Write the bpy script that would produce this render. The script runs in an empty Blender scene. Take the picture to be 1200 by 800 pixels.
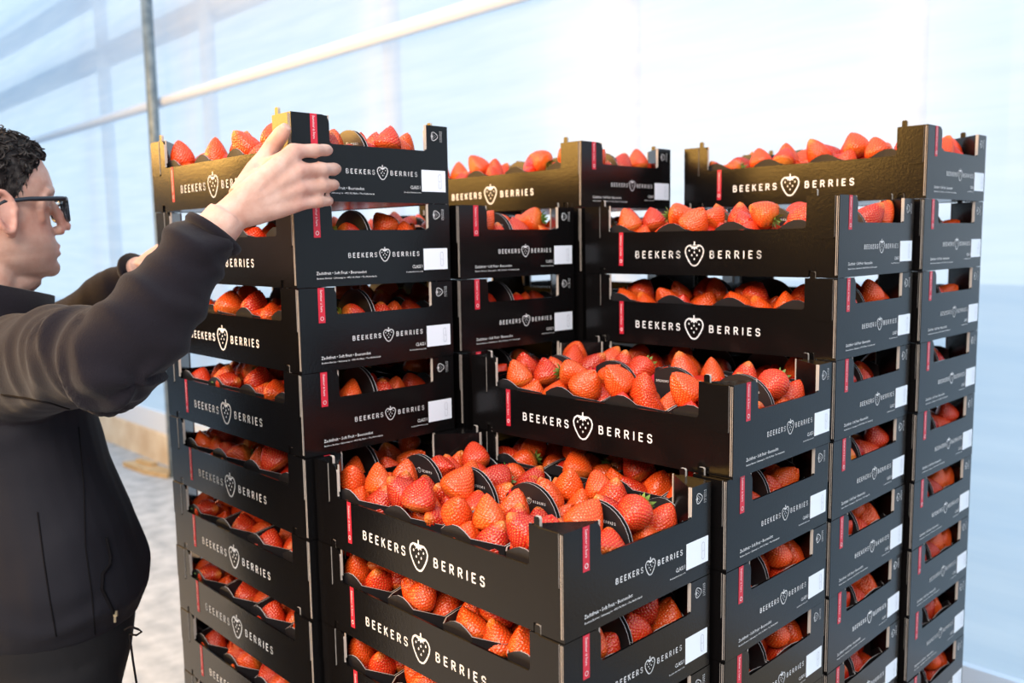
import bpy, bmesh, math, random
import numpy as np
from mathutils import Vector, Matrix
from mathutils.bvhtree import BVHTree

scene = bpy.context.scene
COL = scene.collection
rnd = random.Random(7)

# ------------------------------------------------------------------ camera
H = 0.1263                       # crate height
Z0 = 0.144 + 8 * H               # underside of the nearest stack's top crate
CAM = Vector((1.1149, -0.6710, 1.5964))
FW = Vector((-0.7148, 0.6901, -0.1134)).normalized()
RT = Vector((0.6958, 0.7181, -0.0155)).normalized()
UP = RT.cross(FW).normalized()
FPX = 1027.84
cam_data = bpy.data.cameras.new('camera')
cam_data.sensor_width = 36.0
cam_data.lens = FPX * 36.0 / 1200.0
cam_data.clip_start = 0.05
cam_data.clip_end = 200
cam_data.dof.use_dof = True
cam_data.dof.focus_distance = 1.20
cam_data.dof.aperture_fstop = 4.2
cam = bpy.data.objects.new('camera', cam_data)
COL.objects.link(cam)
cam.matrix_world = Matrix((
    (RT.x, UP.x, -FW.x, CAM.x), (RT.y, UP.y, -FW.y, CAM.y),
    (RT.z, UP.z, -FW.z, CAM.z), (0, 0, 0, 1)))
scene.camera = cam

def at(px, py, depth):
    return CAM + (FW + RT * ((px - 600) / FPX) - UP * ((py - 400) / FPX)) * depth

# ------------------------------------------------------------------ light
world = bpy.data.worlds.new('world')
scene.world = world
world.use_nodes = True
wn = world.node_tree
bg = wn.nodes['Background']
tc = wn.nodes.new('ShaderNodeTexCoord')
sx = wn.nodes.new('ShaderNodeSeparateXYZ')
rp = wn.nodes.new('ShaderNodeValToRGB')
wn.links.new(tc.outputs['Generated'], sx.inputs[0])
wn.links.new(sx.outputs['Z'], rp.inputs[0])
rp.color_ramp.elements[0].position = 0.0
rp.color_ramp.elements[0].color = (0.78, 0.89, 1.0, 1)
rp.color_ramp.elements[1].position = 0.6
rp.color_ramp.elements[1].color = (0.58, 0.80, 1.0, 1)
wn.links.new(rp.outputs[0], bg.inputs[0])
bg.inputs[1].default_value = 1.22

def area(name, loc, target, size, size_y, power, color, spread=None):
    d = bpy.data.lights.new(name, 'AREA')
    d.shape = 'RECTANGLE'
    d.size, d.size_y = size, size_y
    d.energy = power
    d.color = color
    if spread:
        d.spread = spread
    o = bpy.data.objects.new(name, d)
    COL.objects.link(o)
    o.location = loc
    o.rotation_euler = (Vector(target) - Vector(loc)).to_track_quat('-Z', 'Y').to_euler()
    return o
# warm lamps of the packing hall, high on the left in front of the pallet
area('warm_hall_lamp', (-2.85, -2.85, 2.86), (0.0, 0.1, 1.5), 4.2, 1.6, 400, (1.0, 0.53, 0.12))
# unseen fill light added on the camera side to brighten berries and slots
area('added_front_fill', (1.2, -2.3, 3.2), (0.0, 0.2, 1.2), 2.6, 1.3, 140, (1.0, 0.90, 0.80))

scene.view_settings.view_transform = 'Standard'
scene.view_settings.look = 'None'
scene.view_settings.exposure = 0.25
scene.view_settings.gamma = 1.0
scene.view_settings.use_curve_mapping = False

# ------------------------------------------------------------------ helpers
def mat(name, color=(0.5, 0.5, 0.5), rough=0.5, spec=0.5, metallic=0.0):
    m = bpy.data.materials.new(name)
    m.use_nodes = True
    b = m.node_tree.nodes['Principled BSDF']
    b.inputs['Base Color'].default_value = (*color, 1)
    b.inputs['Roughness'].default_value = rough
    b.inputs['Specular IOR Level'].default_value = spec
    b.inputs['Metallic'].default_value = metallic
    return m

def nodes(m):
    return m.node_tree.nodes, m.node_tree.links, m.node_tree.nodes['Principled BSDF']

def noise_bump(m, scale, strength, dist=0.001, detail=3, coord='Object', vec_scale=None):
    n, l, b = nodes(m)
    t = n.new('ShaderNodeTexCoord')
    nz = n.new('ShaderNodeTexNoise')
    nz.inputs['Scale'].default_value = scale
    nz.inputs['Detail'].default_value = detail
    src = t.outputs[coord]
    if vec_scale:
        mp = n.new('ShaderNodeMapping')
        mp.inputs['Scale'].default_value = vec_scale
        l.new(src, mp.inputs[0])
        src = mp.outputs[0]
    l.new(src, nz.inputs['Vector'])
    bp = n.new('ShaderNodeBump')
    bp.inputs['Strength'].default_value = strength
    bp.inputs['Distance'].default_value = dist
    l.new(nz.outputs['Fac'], bp.inputs['Height'])
    l.new(bp.outputs[0], b.inputs['Normal'])
    return nz

def noise_color(m, scale, c0, c1, p0=0.35, p1=0.65, detail=4, coord='Object', vec_scale=None):
    n, l, b = nodes(m)
    t = n.new('ShaderNodeTexCoord')
    nz = n.new('ShaderNodeTexNoise')
    nz.inputs['Scale'].default_value = scale
    nz.inputs['Detail'].default_value = detail
    src = t.outputs[coord]
    if vec_scale:
        mp = n.new('ShaderNodeMapping')
        mp.inputs['Scale'].default_value = vec_scale
        l.new(src, mp.inputs[0])
        src = mp.outputs[0]
    l.new(src, nz.inputs['Vector'])
    r = n.new('ShaderNodeValToRGB')
    r.color_ramp.elements[0].position = p0
    r.color_ramp.elements[0].color = (*c0, 1)
    r.color_ramp.elements[1].position = p1
    r.color_ramp.elements[1].color = (*c1, 1)
    l.new(nz.outputs['Fac'], r.inputs[0])
    l.new(r.outputs[0], b.inputs['Base Color'])
    return r

class MB:
    """collects polygons for one mesh"""
    def __init__(self):
        self.v, self.f, self.m = [], [], []
    def poly(self, pts, mi=0):
        i = len(self.v)
        self.v += [tuple(p) for p in pts]
        self.f.append(tuple(range(i, i + len(pts))))
        self.m.append(mi)
    def box(self, x0, x1, y0, y1, z0, z1, mi=0):
        i = len(self.v)
        self.v += [(x, y, z) for z in (z0, z1) for y in (y0, y1) for x in (x0, x1)]
        for q in ((0, 2, 3, 1), (4, 5, 7, 6), (0, 1, 5, 4), (2, 6, 7, 3), (0, 4, 6, 2), (1, 3, 7, 5)):
            self.f.append(tuple(i + k for k in q))
            self.m.append(mi)
    def prism(self, outline, fn, d0, d1, side_mi=None, mi=0):
        """outline in (u, v) counter-clockwise seen from the d1 side; fn(u, v, d) -> xyz"""
        i = len(self.v)
        n = len(outline)
        self.v += [tuple(fn(u, v, d0)) for u, v in outline]
        self.v += [tuple(fn(u, v, d1)) for u, v in outline]
        self.f.append(tuple(i + k for k in reversed(range(n))))
        self.m.append(mi)
        self.f.append(tuple(i + n + k for k in range(n)))
        self.m.append(mi)
        for k in range(n):
            k2 = (k + 1) % n
            self.f.append((i + k, i + k2, i + n + k2, i + n + k))
            self.m.append(side_mi(outline[k], outline[k2]) if side_mi else mi)
    def tube(self, pts, radii, seg=10, mi=0, cap=True):
        pts = [Vector(p) for p in pts]
        if not hasattr(radii, '__len__'):
            radii = [radii] * len(pts)
        base = len(self.v)
        prev = None
        for k, p in enumerate(pts):
            t = (pts[min(k + 1, len(pts) - 1)] - pts[max(k - 1, 0)]).normalized()
            if prev is None:
                a = Vector((0, 0, 1)) if abs(t.z) < 0.9 else Vector((1, 0, 0))
                u = t.cross(a).normalized()
            else:
                u = (prev - t * prev.dot(t)).normalized()
            prev = u
            w = t.cross(u)
            for s in range(seg):
                a = 2 * math.pi * s / seg
                self.v.append(tuple(p + (u * math.cos(a) + w * math.sin(a)) * radii[k]))
        for k in range(len(pts) - 1):
            for s in range(seg):
                s2 = (s + 1) % seg
                self.f.append((base + k * seg + s, base + k * seg + s2, base + (k + 1) * seg + s2, base + (k + 1) * seg + s))
                self.m.append(mi)
        if cap:
            self.f.append(tuple(base + s for s in reversed(range(seg))))
            self.m.append(mi)
            self.f.append(tuple(base + (len(pts) - 1) * seg + s for s in range(seg)))
            self.m.append(mi)
    def mesh(self, name, mats, smooth=False):
        me = bpy.data.meshes.new(name)
        me.from_pydata(self.v, [], self.f)
        for m in (mats if isinstance(mats, (list, tuple)) else [mats]):
            me.materials.append(m)
        me.polygons.foreach_set('material_index', self.m)
        if smooth:
            me.polygons.foreach_set('use_smooth', [True] * len(self.f))
        me.update()
        return me

def link(name, me, parent=None, loc=(0, 0, 0), rz=0.0):
    o = bpy.data.objects.new(name, me)
    COL.objects.link(o)
    o.location = loc
    o.rotation_euler = (0, 0, rz)
    if parent:
        o.parent = parent
    return o

def tag(o, label=None, cat=None, group=None, kind=None):
    if label: o['label'] = label
    if cat: o['category'] = cat
    if group: o['group'] = group
    if kind: o['kind'] = kind
    return o

# ------------------------------------------------------------------ materials
M = {}
M['card'] = mat('black_coated_card', (0.0045, 0.0038, 0.0038), 0.20, 0.30)
noise_bump(M['card'], 260, 0.16, 0.0008, 3)
M['edge'] = mat('cut_card_edge', (0.50, 0.42, 0.36), 0.7, 0.3)
M['print'] = mat('white_print', (0.90, 0.86, 0.84), 0.7, 0.1)
M['red'] = mat('red_print', (0.62, 0.018, 0.04), 0.42, 0.4)
M['sticker'] = mat('white_paper_sticker', (0.86, 0.87, 0.92), 0.6, 0.3)
M['ink'] = mat('grey_print_ink', (0.35, 0.35, 0.40), 0.6, 0.3)
M['punnet'] = mat('black_punnet_card', (0.016, 0.014, 0.015), 0.38, 0.5)
M['rim'] = mat('pale_punnet_rim', (0.45, 0.40, 0.38), 0.7, 0.3)
M['leaf'] = mat('calyx_green', (0.10, 0.20, 0.03), 0.5, 0.4)
noise_color(M['leaf'], 60, (0.06, 0.16, 0.02), (0.20, 0.30, 0.06))

def berry_material():
    m = mat('strawberry_skin', (0.7, 0.05, 0.02), 0.27, 0.5)
    n, l, b = nodes(m)
    t = n.new('ShaderNodeTexCoord')
    at_ = n.new('ShaderNodeAttribute')
    at_.attribute_name = 'tint'
    sep = n.new('ShaderNodeSeparateColor')
    l.new(at_.outputs['Color'], sep.inputs[0])
    r = n.new('ShaderNodeValToRGB')          # colour of this berry
    e = r.color_ramp.elements
    e[0].position, e[0].color = 0.0, (0.40, 0.007, 0.006, 1)
    e[1].position, e[1].color = 1.0, (0.78, 0.095, 0.006, 1)
    k = e.new(0.5); k.color = (0.64, 0.028, 0.007, 1)
    l.new(sep.outputs[1], r.inputs[0])
    # paler shoulder or tip
    mx = n.new('ShaderNodeMix'); mx.data_type = 'RGBA'
    l.new(sep.outputs[0], mx.inputs[0])
    l.new(r.outputs[0], mx.inputs[6])
    mx.inputs[7].default_value = (0.86, 0.36, 0.05, 1)
    vo = n.new('ShaderNodeTexVoronoi')
    vo.feature = 'F1'
    vo.inputs['Scale'].default_value = 270
    vo.inputs['Randomness'].default_value = 0.55
    l.new(t.outputs['Object'], vo.inputs['Vector'])
    sd = n.new('ShaderNodeValToRGB')
    sd.color_ramp.elements[0].position = 0.13
    sd.color_ramp.elements[0].color = (1, 1, 1, 1)
    sd.color_ramp.elements[1].position = 0.24
    sd.color_ramp.elements[1].color = (0, 0, 0, 1)
    l.new(vo.outputs['Distance'], sd.inputs[0])
    m2 = n.new('ShaderNodeMix'); m2.data_type = 'RGBA'
    l.new(sep.outputs[2], m2.inputs[0])
    l.new(mx.outputs[2], m2.inputs[6])
    m2.inputs[7].default_value = (0.86, 0.36, 0.07, 1)
    l.new(m2.outputs[2], b.inputs['Base Color'])
    hr = n.new('ShaderNodeValToRGB')
    hr.color_ramp.elements[0].position = 0.10
    hr.color_ramp.elements[1].position = 0.55
    l.new(vo.outputs['Distance'], hr.inputs[0])
    bp = n.new('ShaderNodeBump')
    bp.inputs['Strength'].default_value = 0.45
    bp.inputs['Distance'].default_value = 0.0012
    l.new(hr.outputs[0], bp.inputs['Height'])
    l.new(bp.outputs[0], b.inputs['Normal'])
    b.inputs['Coat Weight'].default_value = 0.05
    b.inputs['Coat Roughness'].default_value = 0.25
    b.inputs['Subsurface Weight'].default_value = 0.0
    return m
M['berry'] = berry_material()

# ------------------------------------------------------------------ setting
M['floor'] = mat('concrete_floor', (0.5, 0.5, 0.5), 0.75, 0.3)
noise_color(M['floor'], 9.0, (0.30, 0.33, 0.37), (0.50, 0.53, 0.57), 0.30, 0.66, 10)
noise_bump(M['floor'], 60, 0.12, 0.002, 6)
M['kerb'] = mat('sandy_concrete', (0.6, 0.5, 0.38), 0.85, 0.2)
noise_color(M['kerb'], 5.0, (0.62, 0.48, 0.33), (0.80, 0.70, 0.55), 0.3, 0.7, 6)
M['steel'] = mat('galvanised_steel', (0.22, 0.27, 0.31), 0.45, 0.5, 0.3)
noise_color(M['steel'], 20, (0.14, 0.19, 0.23), (0.26, 0.32, 0.36))
M['rail'] = mat('white_painted_pipe', (0.72, 0.80, 0.92), 0.45, 0.4)
M['outpost'] = mat('weathered_outer_post', (0.74, 0.77, 0.88), 0.7, 0.3)
M['hall'] = mat('brown_hall_boards', (0.05, 0.036, 0.03), 0.8, 0.2)
noise_color(M['hall'], 2.0, (0.03, 0.021, 0.018), (0.07, 0.05, 0.04), vec_scale=(6, 1, 1))
M['soil'] = mat('ground_outside', (0.2, 0.2, 0.2), 0.9, 0.1)
noise_color(M['soil'], 1.5, (0.30, 0.38, 0.46), (0.40, 0.48, 0.56))
M['wood'] = mat('pallet_pine', (0.5, 0.36, 0.2), 0.75, 0.2)
noise_color(M['wood'], 8, (0.40, 0.28, 0.15), (0.62, 0.47, 0.28), vec_scale=(1, 12, 12))

def film_material():
    m = bpy.data.materials.new('translucent_greenhouse_film')
    m.use_nodes = True
    n, l = m.node_tree.nodes, m.node_tree.links
    n.remove(n['Principled BSDF'])
    out = n['Material Output']
    t = n.new('ShaderNodeTexCoord')
    mp = n.new('ShaderNodeMapping'); mp.inputs['Scale'].default_value = (0.8, 1, 9)
    l.new(t.outputs['Object'], mp.inputs[0])
    nz = n.new('ShaderNodeTexNoise'); nz.inputs['Scale'].default_value = 1.6; nz.inputs['Detail'].default_value = 7
    l.new(mp.outputs[0], nz.inputs['Vector'])
    r = n.new('ShaderNodeValToRGB')
    r.color_ramp.elements[0].position = 0.3; r.color_ramp.elements[0].color = (0.80, 0.86, 0.91, 1)
    r.color_ramp.elements[1].position = 0.65; r.color_ramp.elements[1].color = (0.94, 0.96, 0.97, 1)
    l.new(nz.outputs['Fac'], r.inputs[0])
    tl = n.new('ShaderNodeBsdfTranslucent'); l.new(r.outputs[0], tl.inputs[0])
    df = n.new('ShaderNodeBsdfDiffuse'); l.new(r.outputs[0], df.inputs[0])
    tr = n.new('ShaderNodeBsdfTransparent'); tr.inputs[0].default_value = (0.93, 0.97, 1, 1)
    gl = n.new('ShaderNodeBsdfGlossy'); gl.inputs['Roughness'].default_value = 0.25
    a = n.new('ShaderNodeMixShader'); a.inputs[0].default_value = 0.10
    l.new(tl.outputs[0], a.inputs[1]); l.new(df.outputs[0], a.inputs[2])
    b = n.new('ShaderNodeMixShader'); b.inputs[0].default_value = 0.25
    l.new(a.outputs[0], b.inputs[1]); l.new(tr.outputs[0], b.inputs[2])
    c = n.new('ShaderNodeMixShader'); c.inputs[0].default_value = 0.015
    l.new(b.outputs[0], c.inputs[1]); l.new(gl.outputs[0], c.inputs[2])
    l.new(c.outputs[0], out.inputs[0])
    return m
M['film'] = film_material()

def struct(name, mb, m, smooth=False):
    o = link(name, mb.mesh(name, m, smooth))
    o['kind'] = 'structure'
    return o

WY = 1.87
b = MB(); b.box(-14, 6, -4.2, WY + 0.09, -0.10, 0.0); struct('floor', b, M['floor'])
b = MB(); b.box(-30, 20, WY + 0.09, 30, -0.12, -0.02); tag(struct('ground_outside', b, M['soil']), kind='structure')
b = MB(); b.box(-14, 6, -4.2, -4.1, 0, 4.4); struct('wall_front', b, M['hall'])
b = MB()
N = 60
for k in range(N):
    x0, x1 = -14 + 20 * k / N, -14 + 20 * (k + 1) / N
    y0 = WY + 0.035 + 0.006 * math.sin(x0 * 5.1); y1 = WY + 0.035 + 0.006 * math.sin(x1 * 5.1)
    b.poly([(x0, y0, 0.2), (x1, y1, 0.2), (x1, y1, 4.8), (x0, y0, 4.8)])
struct('wall_back', b, M['film'], True)
b = MB()
b.prism([(WY, 0), (WY + 0.09, 0), (WY + 0.09, 0.235), (WY + 0.012, 0.235), (WY, 0.223)], lambda u, v, d: (d, u, v), -14, 6)
struct('trim_1', b, M['kerb'])
b = MB(); b.box(-14, 6, WY + 0.006, WY + 0.032, 0.235, 0.385); struct('trim_2', b, M['rail'])

def pipe(name, p0, p1, r, m, label, cat, group=None, seg=16):
    p0, p1 = Vector(p0), Vector(p1)
    mb = MB()
    c = (p0 + p1) / 2
    mb.tube([p0 - c, (p0 + p1) / 2 - c, p1 - c], r, seg)
    o = link(name, mb.mesh(name, m, True), None, c)
    return tag(o, label, cat, group)
pipe('horizontal_rail', (-14, WY - 0.01, 2.565), (6, WY - 0.01, 2.565), 0.035, M['rail'], 'white horizontal pipe running along the translucent film wall', 'rail')
post = pipe('steel_post', (-4.83, WY - 0.09, 0), (-4.83, WY - 0.09, 4.8), 0.036, M['steel'], 'dark grey steel post inside the film wall, above the left stack', 'post')
for x, y, r, z1, lab in ((-2.5, 2.02, 0.045, 4.9, 'faint grey post behind the film wall, above the hand-held crate'),
                         (-1.02, 2.02, 0.05, 4.9, 'faint lavender post behind the film wall in the picture centre'),
                         (0.055, 2.0, 0.032, 4.9, 'blurred purple post behind the film wall above the farthest right stack'),
                         (-4.55, 2.05, 0.05, 4.9, 'faint post behind the film, just right of the steel post'),
                         (-6.4, 2.05, 0.05, 4.9, 'faint post behind the film, above the man')):
    pipe('outer_post', (x, y, -0.02), (x, y, z1), r, M['outpost'], lab, 'post', 'posts behind the film wall')
for z, y, lab in ((3.18, 2.15, 'lower blurred beam behind the film wall at upper left'), (3.75, 2.2, 'upper blurred beam behind the film wall at upper left')):
    pipe('outer_beam', (-14, y, z), (6, y, z), 0.09, M['outpost'], lab, 'beam', 'beams behind the film wall')

# a scrap of board on the floor by the kerb
b = MB()
b.prism([(-0.30, -0.05), (0.05, -0.07), (0.30, -0.03), (0.27, 0.06), (-0.12, 0.05), (-0.26, 0.02)], lambda u, v, d: (u, v, d), 0, 0.035)
b.box(-0.2, 0.02, 0.0, 0.05, 0.035, 0.06)
tag(link('scrap_board', b.mesh('scrap_board', M['wood']), None, (-5.12, 1.72, 0.0), 0.1), 'scrap piece of brown board lying on the concrete by the kerb', 'board')
b = MB()
# ------------------------------------------------------------------ lettering
GLYPH = {
    'B': (0.60, [[(0, 0), (0, 1), (.38, 1), (.54, .9), (.54, .63), (.38, .53), (0, .53)], [(.38, .53), (.6, .42), (.6, .11), (.42, 0), (0, 0)]]),
    'E': (0.50, [[(.5, 1), (0, 1), (0, 0), (.5, 0)], [(0, .52), (.42, .52)]]),
    'K': (0.58, [[(0, 0), (0, 1)], [(.55, 1), (.02, .45)], [(.2, .62), (.58, 0)]]),
    'R': (0.60, [[(0, 0), (0, 1), (.38, 1), (.56, .88), (.56, .6), (.38, .48), (0, .48)], [(.3, .48), (.6, 0)]]),
    'S': (0.57, [[(.55, .86), (.42, 1), (.14, 1), (0, .88), (0, .65), (.12, .54), (.44, .48), (.57, .36), (.57, .13), (.43, 0), (.13, 0), (0, .14)]]),
    'I': (0.00, [[(0, 0), (0, 1)]]),
}
def stroke(mb, pts, w, fn, closed=False, mi=0):
    n = len(pts)
    segs = n if closed else n - 1
    for k in range(segs):
        (x0, y0), (x1, y1) = pts[k], pts[(k + 1) % n]
        L = math.hypot(x1 - x0, y1 - y0) or 1e-9
        nx, ny = -(y1 - y0) / L * w / 2, (x1 - x0) / L * w / 2
        mb.poly([fn(x0 - nx, y0 - ny), fn(x1 - nx, y1 - ny), fn(x1 + nx, y1 + ny), fn(x0 + nx, y0 + ny)], mi)
    for x, y in pts:
        mb.poly([fn(x + math.cos(a) * w / 2, y + math.sin(a) * w / 2) for a in [2 * math.pi * q / 8 for q in range(8)]], mi)

def word(mb, text, u0, u1, v0, h, fn, w=None):
    gl = [GLYPH[c] for c in text]
    tot = sum(g[0] for g in gl) * h
    gap = ((u1 - u0) - tot) / (len(text) - 1)
    u = u0
    for g in gl:
        for line in g[1]:
            stroke(mb, [(u + x * h, v0 + y * h) for x, y in line], w or h * 0.19, fn)
        u += g[0] * h + gap

def strawberry_icon(mb, cu, cv, s, fn, rot=0.0, leaf=True):
    """s = full height"""
    cr, sr = math.cos(rot), math.sin(rot)
    f = lambda x, y: fn(cu + (x * cr - y * sr) * s, cv + (x * sr + y * cr) * s)
    out = [(0, .33), (.14, .36), (.27, .36), (.39, .28), (.45, .14), (.42, -.02), (.34, -.18), (.22, -.36), (.12, -.46), (0, -.49)]
    out = out + [(-x, y) for x, y in reversed(out[1:-1])]
    stroke(mb, out, 0.062, f, True)
    mb.poly([f(x, y) for x, y in ((0, .17), (.06, .25), (.15, .20), (.13, .28), (.24, .31), (.12, .37), (.03, .40), (.03, .52), (-.03, .52), (-.03, .40), (-.12, .37), (-.24, .31), (-.13, .28), (-.15, .20), (-.06, .25))])
    for x, y in ((-.25, .15), (0, .08), (.25, .15), (-.12, -.04), (.13, -.04), (0, -.2)):
        mb.poly([f(x, y + .05), f(x - .035, y - .01), f(x - .02, y - .045), f(x + .02, y - .045), f(x + .035, y - .01)])

def text_mesh(text, size):
    cu = bpy.data.curves.new('lettering', 'FONT')
    cu.body = text
    cu.size = size
    cu.resolution_u = 1
    o = bpy.data.objects.new('lettering', cu)
    COL.objects.link(o)
    dg = bpy.context.evaluated_depsgraph_get()
    me = bpy.data.meshes.new_from_object(o.evaluated_get(dg))
    bpy.data.objects.remove(o)
    v = np.array([q.co[:2] for q in me.vertices])
    f = [tuple(q.vertices) for q in me.polygons]
    bpy.data.meshes.remove(me)
    return v, f
def font_text(mb, text, u0, u1, v0, fn, rot=0, height=None):
    """text stretched to run u0..u1 along its direction from baseline v0 (rot: 0 or -90 reading down)"""
    v, f = text_mesh(text, 1.0)
    x0, x1 = v[:, 0].min(), v[:, 0].max()
    sc = (u1 - u0) / (x1 - x0)
    hs = (height / v[:, 1].max()) if height else sc
    i = len(mb.v)
    for x, y in v:
        mb.v.append(tuple(fn(u0 + (x - x0) * sc, v0 + y * hs)))
    for q in f:
        mb.f.append(tuple(i + k for k in q)); mb.m.append(0)

# ------------------------------------------------------------------ crate
L, W, T = 0.5, 0.288, 0.003
XL, XR = -0.1925, 0.1966          # window of the long panel
YF, YB = -0.081, 0.100            # window of the end panel
RIM_L, RIM_S = 0.0760, 0.0840
def arc(cx, cy, r, a0, a1, n=4):
    return [(cx + r * math.cos(math.radians(a0 + (a1 - a0) * k / n)), cy + r * math.sin(math.radians(a0 + (a1 - a0) * k / n))) for k in range(n + 1)]
def cut_edge(p, q):
    # upright cut edges of the posts show the bare board; folded rims stay black
    mid = (p[1] + q[1]) / 2
    return 1 if abs(p[0] - q[0]) < 0.6 * abs(p[1] - q[1]) and mid > 0.05 and abs(mid) < H and abs(p[0]) < L / 2 - 0.002 and not (abs(abs(p[0]) - (W / 2 - T)) < 0.001) else 0

def panel_outline(u0, u1, a, b_, rim, notches):
    pts = [(u0, 0.0)]
    for n0 in notches:
        pts += [(n0 - 0.006, 0), (n0 - 0.006, 0.011), (n0 + 0.006, 0.011), (n0 + 0.006, 0)]
    pts += [(u1, 0), (u1, H - 0.001), (b_, H - 0.001)]
    pts += arc(b_ - 0.005, rim + 0.005, 0.005, 0, -90, 3)
    pts += arc(a + 0.005, rim + 0.005, 0.005, 270, 180, 3)
    pts += list(reversed(arc(a - 0.012, H - 0.013, 0.012, 0, 90, 4)))[::-1]
    pts += [(u0, H - 0.001)]
    return pts

TABX = (-0.2085, 0.2085)
ME = {}
fl = lambda u, v, d: (u, -W / 2 + d, v)            # long panel: d = 0 outside
fe = lambda u, v, d: (L / 2 - d, u, v)             # end panel (u along +y)
b = MB(); b.prism(panel_outline(-L / 2, L / 2, XL, XR, RIM_L, TABX), fl, T, 0, cut_edge); ME['long_panel'] = b.mesh('long_panel', [M['card'], M['edge']])
b = MB(); b.prism(panel_outline(-W / 2 + T, W / 2 - T, YF, YB, RIM_S, ()), fe, T, 0, cut_edge); ME['end_panel'] = b.mesh('end_panel', [M['card'], M['edge']])
b = MB()
b.box(-L / 2 + T, L / 2 - T, -W / 2 + T, W / 2 - T, 0.001, 0.005); ME['base'] = b.mesh('base', M['card'])
def post_mesh(sx, lx, sy, ly):
    mb = MB()
    x, y = sx * (L / 2 - T - 0.0005), sy * (W / 2 - T - 0.0005)
    tri = [(x, y), (x - sx * lx, y), (x, y - sy * ly)]
    if sx * sy < 0: tri = [tri[0], tri[2], tri[1]]
    c = (sum(p[0] for p in tri) / 3, sum(p[1] for p in tri) / 3)
    mb.prism([p for p in tri], lambda u, v, d: (u, v, d), 0.006, H - 0.0015)
    # pale cut lines at the two free edges of the folded diagonal
    for p in (tri[1], tri[2]):
        mb.box(p[0] - 0.0009, p[0] + 0.0009, p[1] - 0.0009, p[1] + 0.0009, 0.085, H - 0.001, 1)
    return mb.mesh('corner_post', [M['card'], M['edge']])
ME['post_a'] = post_mesh(1, 0.050, -1, 0.060)      # front right
ME['post_b'] = post_mesh(1, 0.054, 1, 0.041)       # back right
def tab_mesh(x):
    mb = MB()
    o = [(x - 0.0045, 0.09), (x + 0.0045, 0.09), (x + 0.0045, H + 0.0075), (x + 0.003, H + 0.0095), (x - 0.003, H + 0.0095), (x - 0.0045, H + 0.0075)]
    mb.prism(o, fl, T + 0.0022, T * 0.35, lambda p, q: 1)
    return mb.mesh('tab', [M['card'], M['edge']])
ME['tab_l'], ME['tab_r'] = tab_mesh(TABX[0]), tab_mesh(TABX[1])
def flap_mesh(x0, x1, z0, r0, r1):
    mb = MB()
    o = arc(x0 + r0, z0 + r0, r0, 180, 270, 4) + arc(x1 - r1, z0 + r1, r1, 270, 360, 4) + [(x1, H - 0.002), (x0, H - 0.002)]
    mb.prism(o, fl, 0.0, -0.0011, lambda p, q: 1 if abs(p[0] - q[0]) < 0.4 * abs(p[1] - q[1]) else 0)
    return mb.mesh('folded_flap', [M['card'], M['edge']])
ME['flap_l'] = flap_mesh(-L / 2 + 0.0005, -0.2138, 0.063, 0.001, 0.006)
ME['flap_r'] = flap_mesh(0.2112, 0.2430, 0.0595, 0.004, 0.004)
b = MB(); b.box(0.2455, 0.2463, -W / 2 - 0.0008, -W / 2 + 0.0005, 0.004, H - 0.003); b.box(0.2480, 0.2485, -W / 2 - 0.0004, -W / 2 + 0.0005, 0.004, H - 0.003); ME['fold_edge'] = b.mesh('fold_edge', M['edge'])
# prints, laid 0.4 mm proud of the card
pl = lambda u, v: (u, -W / 2 - 0.0004, v)
pe = lambda u, v: (L / 2 + 0.0004, u, v)
pe2 = lambda u, v: (L / 2 + 0.0008, u, v)
b = MB(); word(b, 'BEEKERS', -0.1300, -0.0350, 0.0300, 0.0112, pl); word(b, 'BERRIES', 0.0260, 0.1205, 0.0300, 0.0112, pl); strawberry_icon(b, -0.0055, 0.0365, 0.0410, pl)
ME['logo_l'] = b.mesh('logo_print', M['print'])
b = MB(); word(b, 'BEEKERS', -0.0545, -0.0030, 0.0425, 0.0064, pe); word(b, 'BERRIES', 0.0275, 0.0790, 0.0425, 0.0064, pe); strawberry_icon(b, 0.0120, 0.0460, 0.0220, pe)
ME['logo_e'] = b.mesh('logo_print', M['print'])
b = MB(); b.poly([pl(-0.1685, 0.0153), pl(-0.1590, 0.0153), pl(-0.1590, RIM_L), pl(-0.1685, RIM_L)]); ME['stripe_l'] = b.mesh('red_stripe', M['red'])
b = MB(); b.poly([pe(-0.1130, 0.0730), pe(-0.1015, 0.0730), pe(-0.1015, H - 0.001), pe(-0.1130, H - 0.001)]); ME['stripe_e'] = b.mesh('red_stripe', M['red'])
b = MB()
font_text(b, 'Summer is here', 0.005, 0.043, 0, lambda u, v: (-0.1656 + v, -W / 2 - 0.0008, RIM_L - u), height=0.0042)
stroke(b, [(-0.16375 + 0.0024 * math.cos(a), 0.0238 + 0.0028 * math.sin(a)) for a in [q * math.pi / 5 for q in range(10)]], 0.0009, lambda u, v: (u, -W / 2 - 0.0008, v), True)
ME['stripe_text_l'] = b.mesh('stripe_lettering', M['print'])
b = MB()
font_text(b, 'Summer is here', 0.004, 0.037, 0, lambda u, v: (L / 2 + 0.0008, -0.1092 + v, H - u), height=0.0042)
stroke(b, [(-0.1072 + 0.0026 * math.cos(a), 0.0795 + 0.0028 * math.sin(a)) for a in [q * math.pi / 5 for q in range(10)]], 0.0009, pe2, True)
ME['stripe_text_e'] = b.mesh('stripe_lettering', M['print'])
b = MB()
font_text(b, 'Zachtfruit \u2022 Soft Fruit \u2022 Beerenobst', -0.1110, -0.0230, 0.0180, pe, height=0.0046)
ME['fine_1'] = b.mesh('product_line', M['print']); b = MB()
font_text(b, 'Beekers Berries \u2022 Salmsweg 1a \u2022 4921 PL Made \u2022 The Netherlands', -0.1105, -0.0045, 0.0115, pe, height=0.0025)
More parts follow.
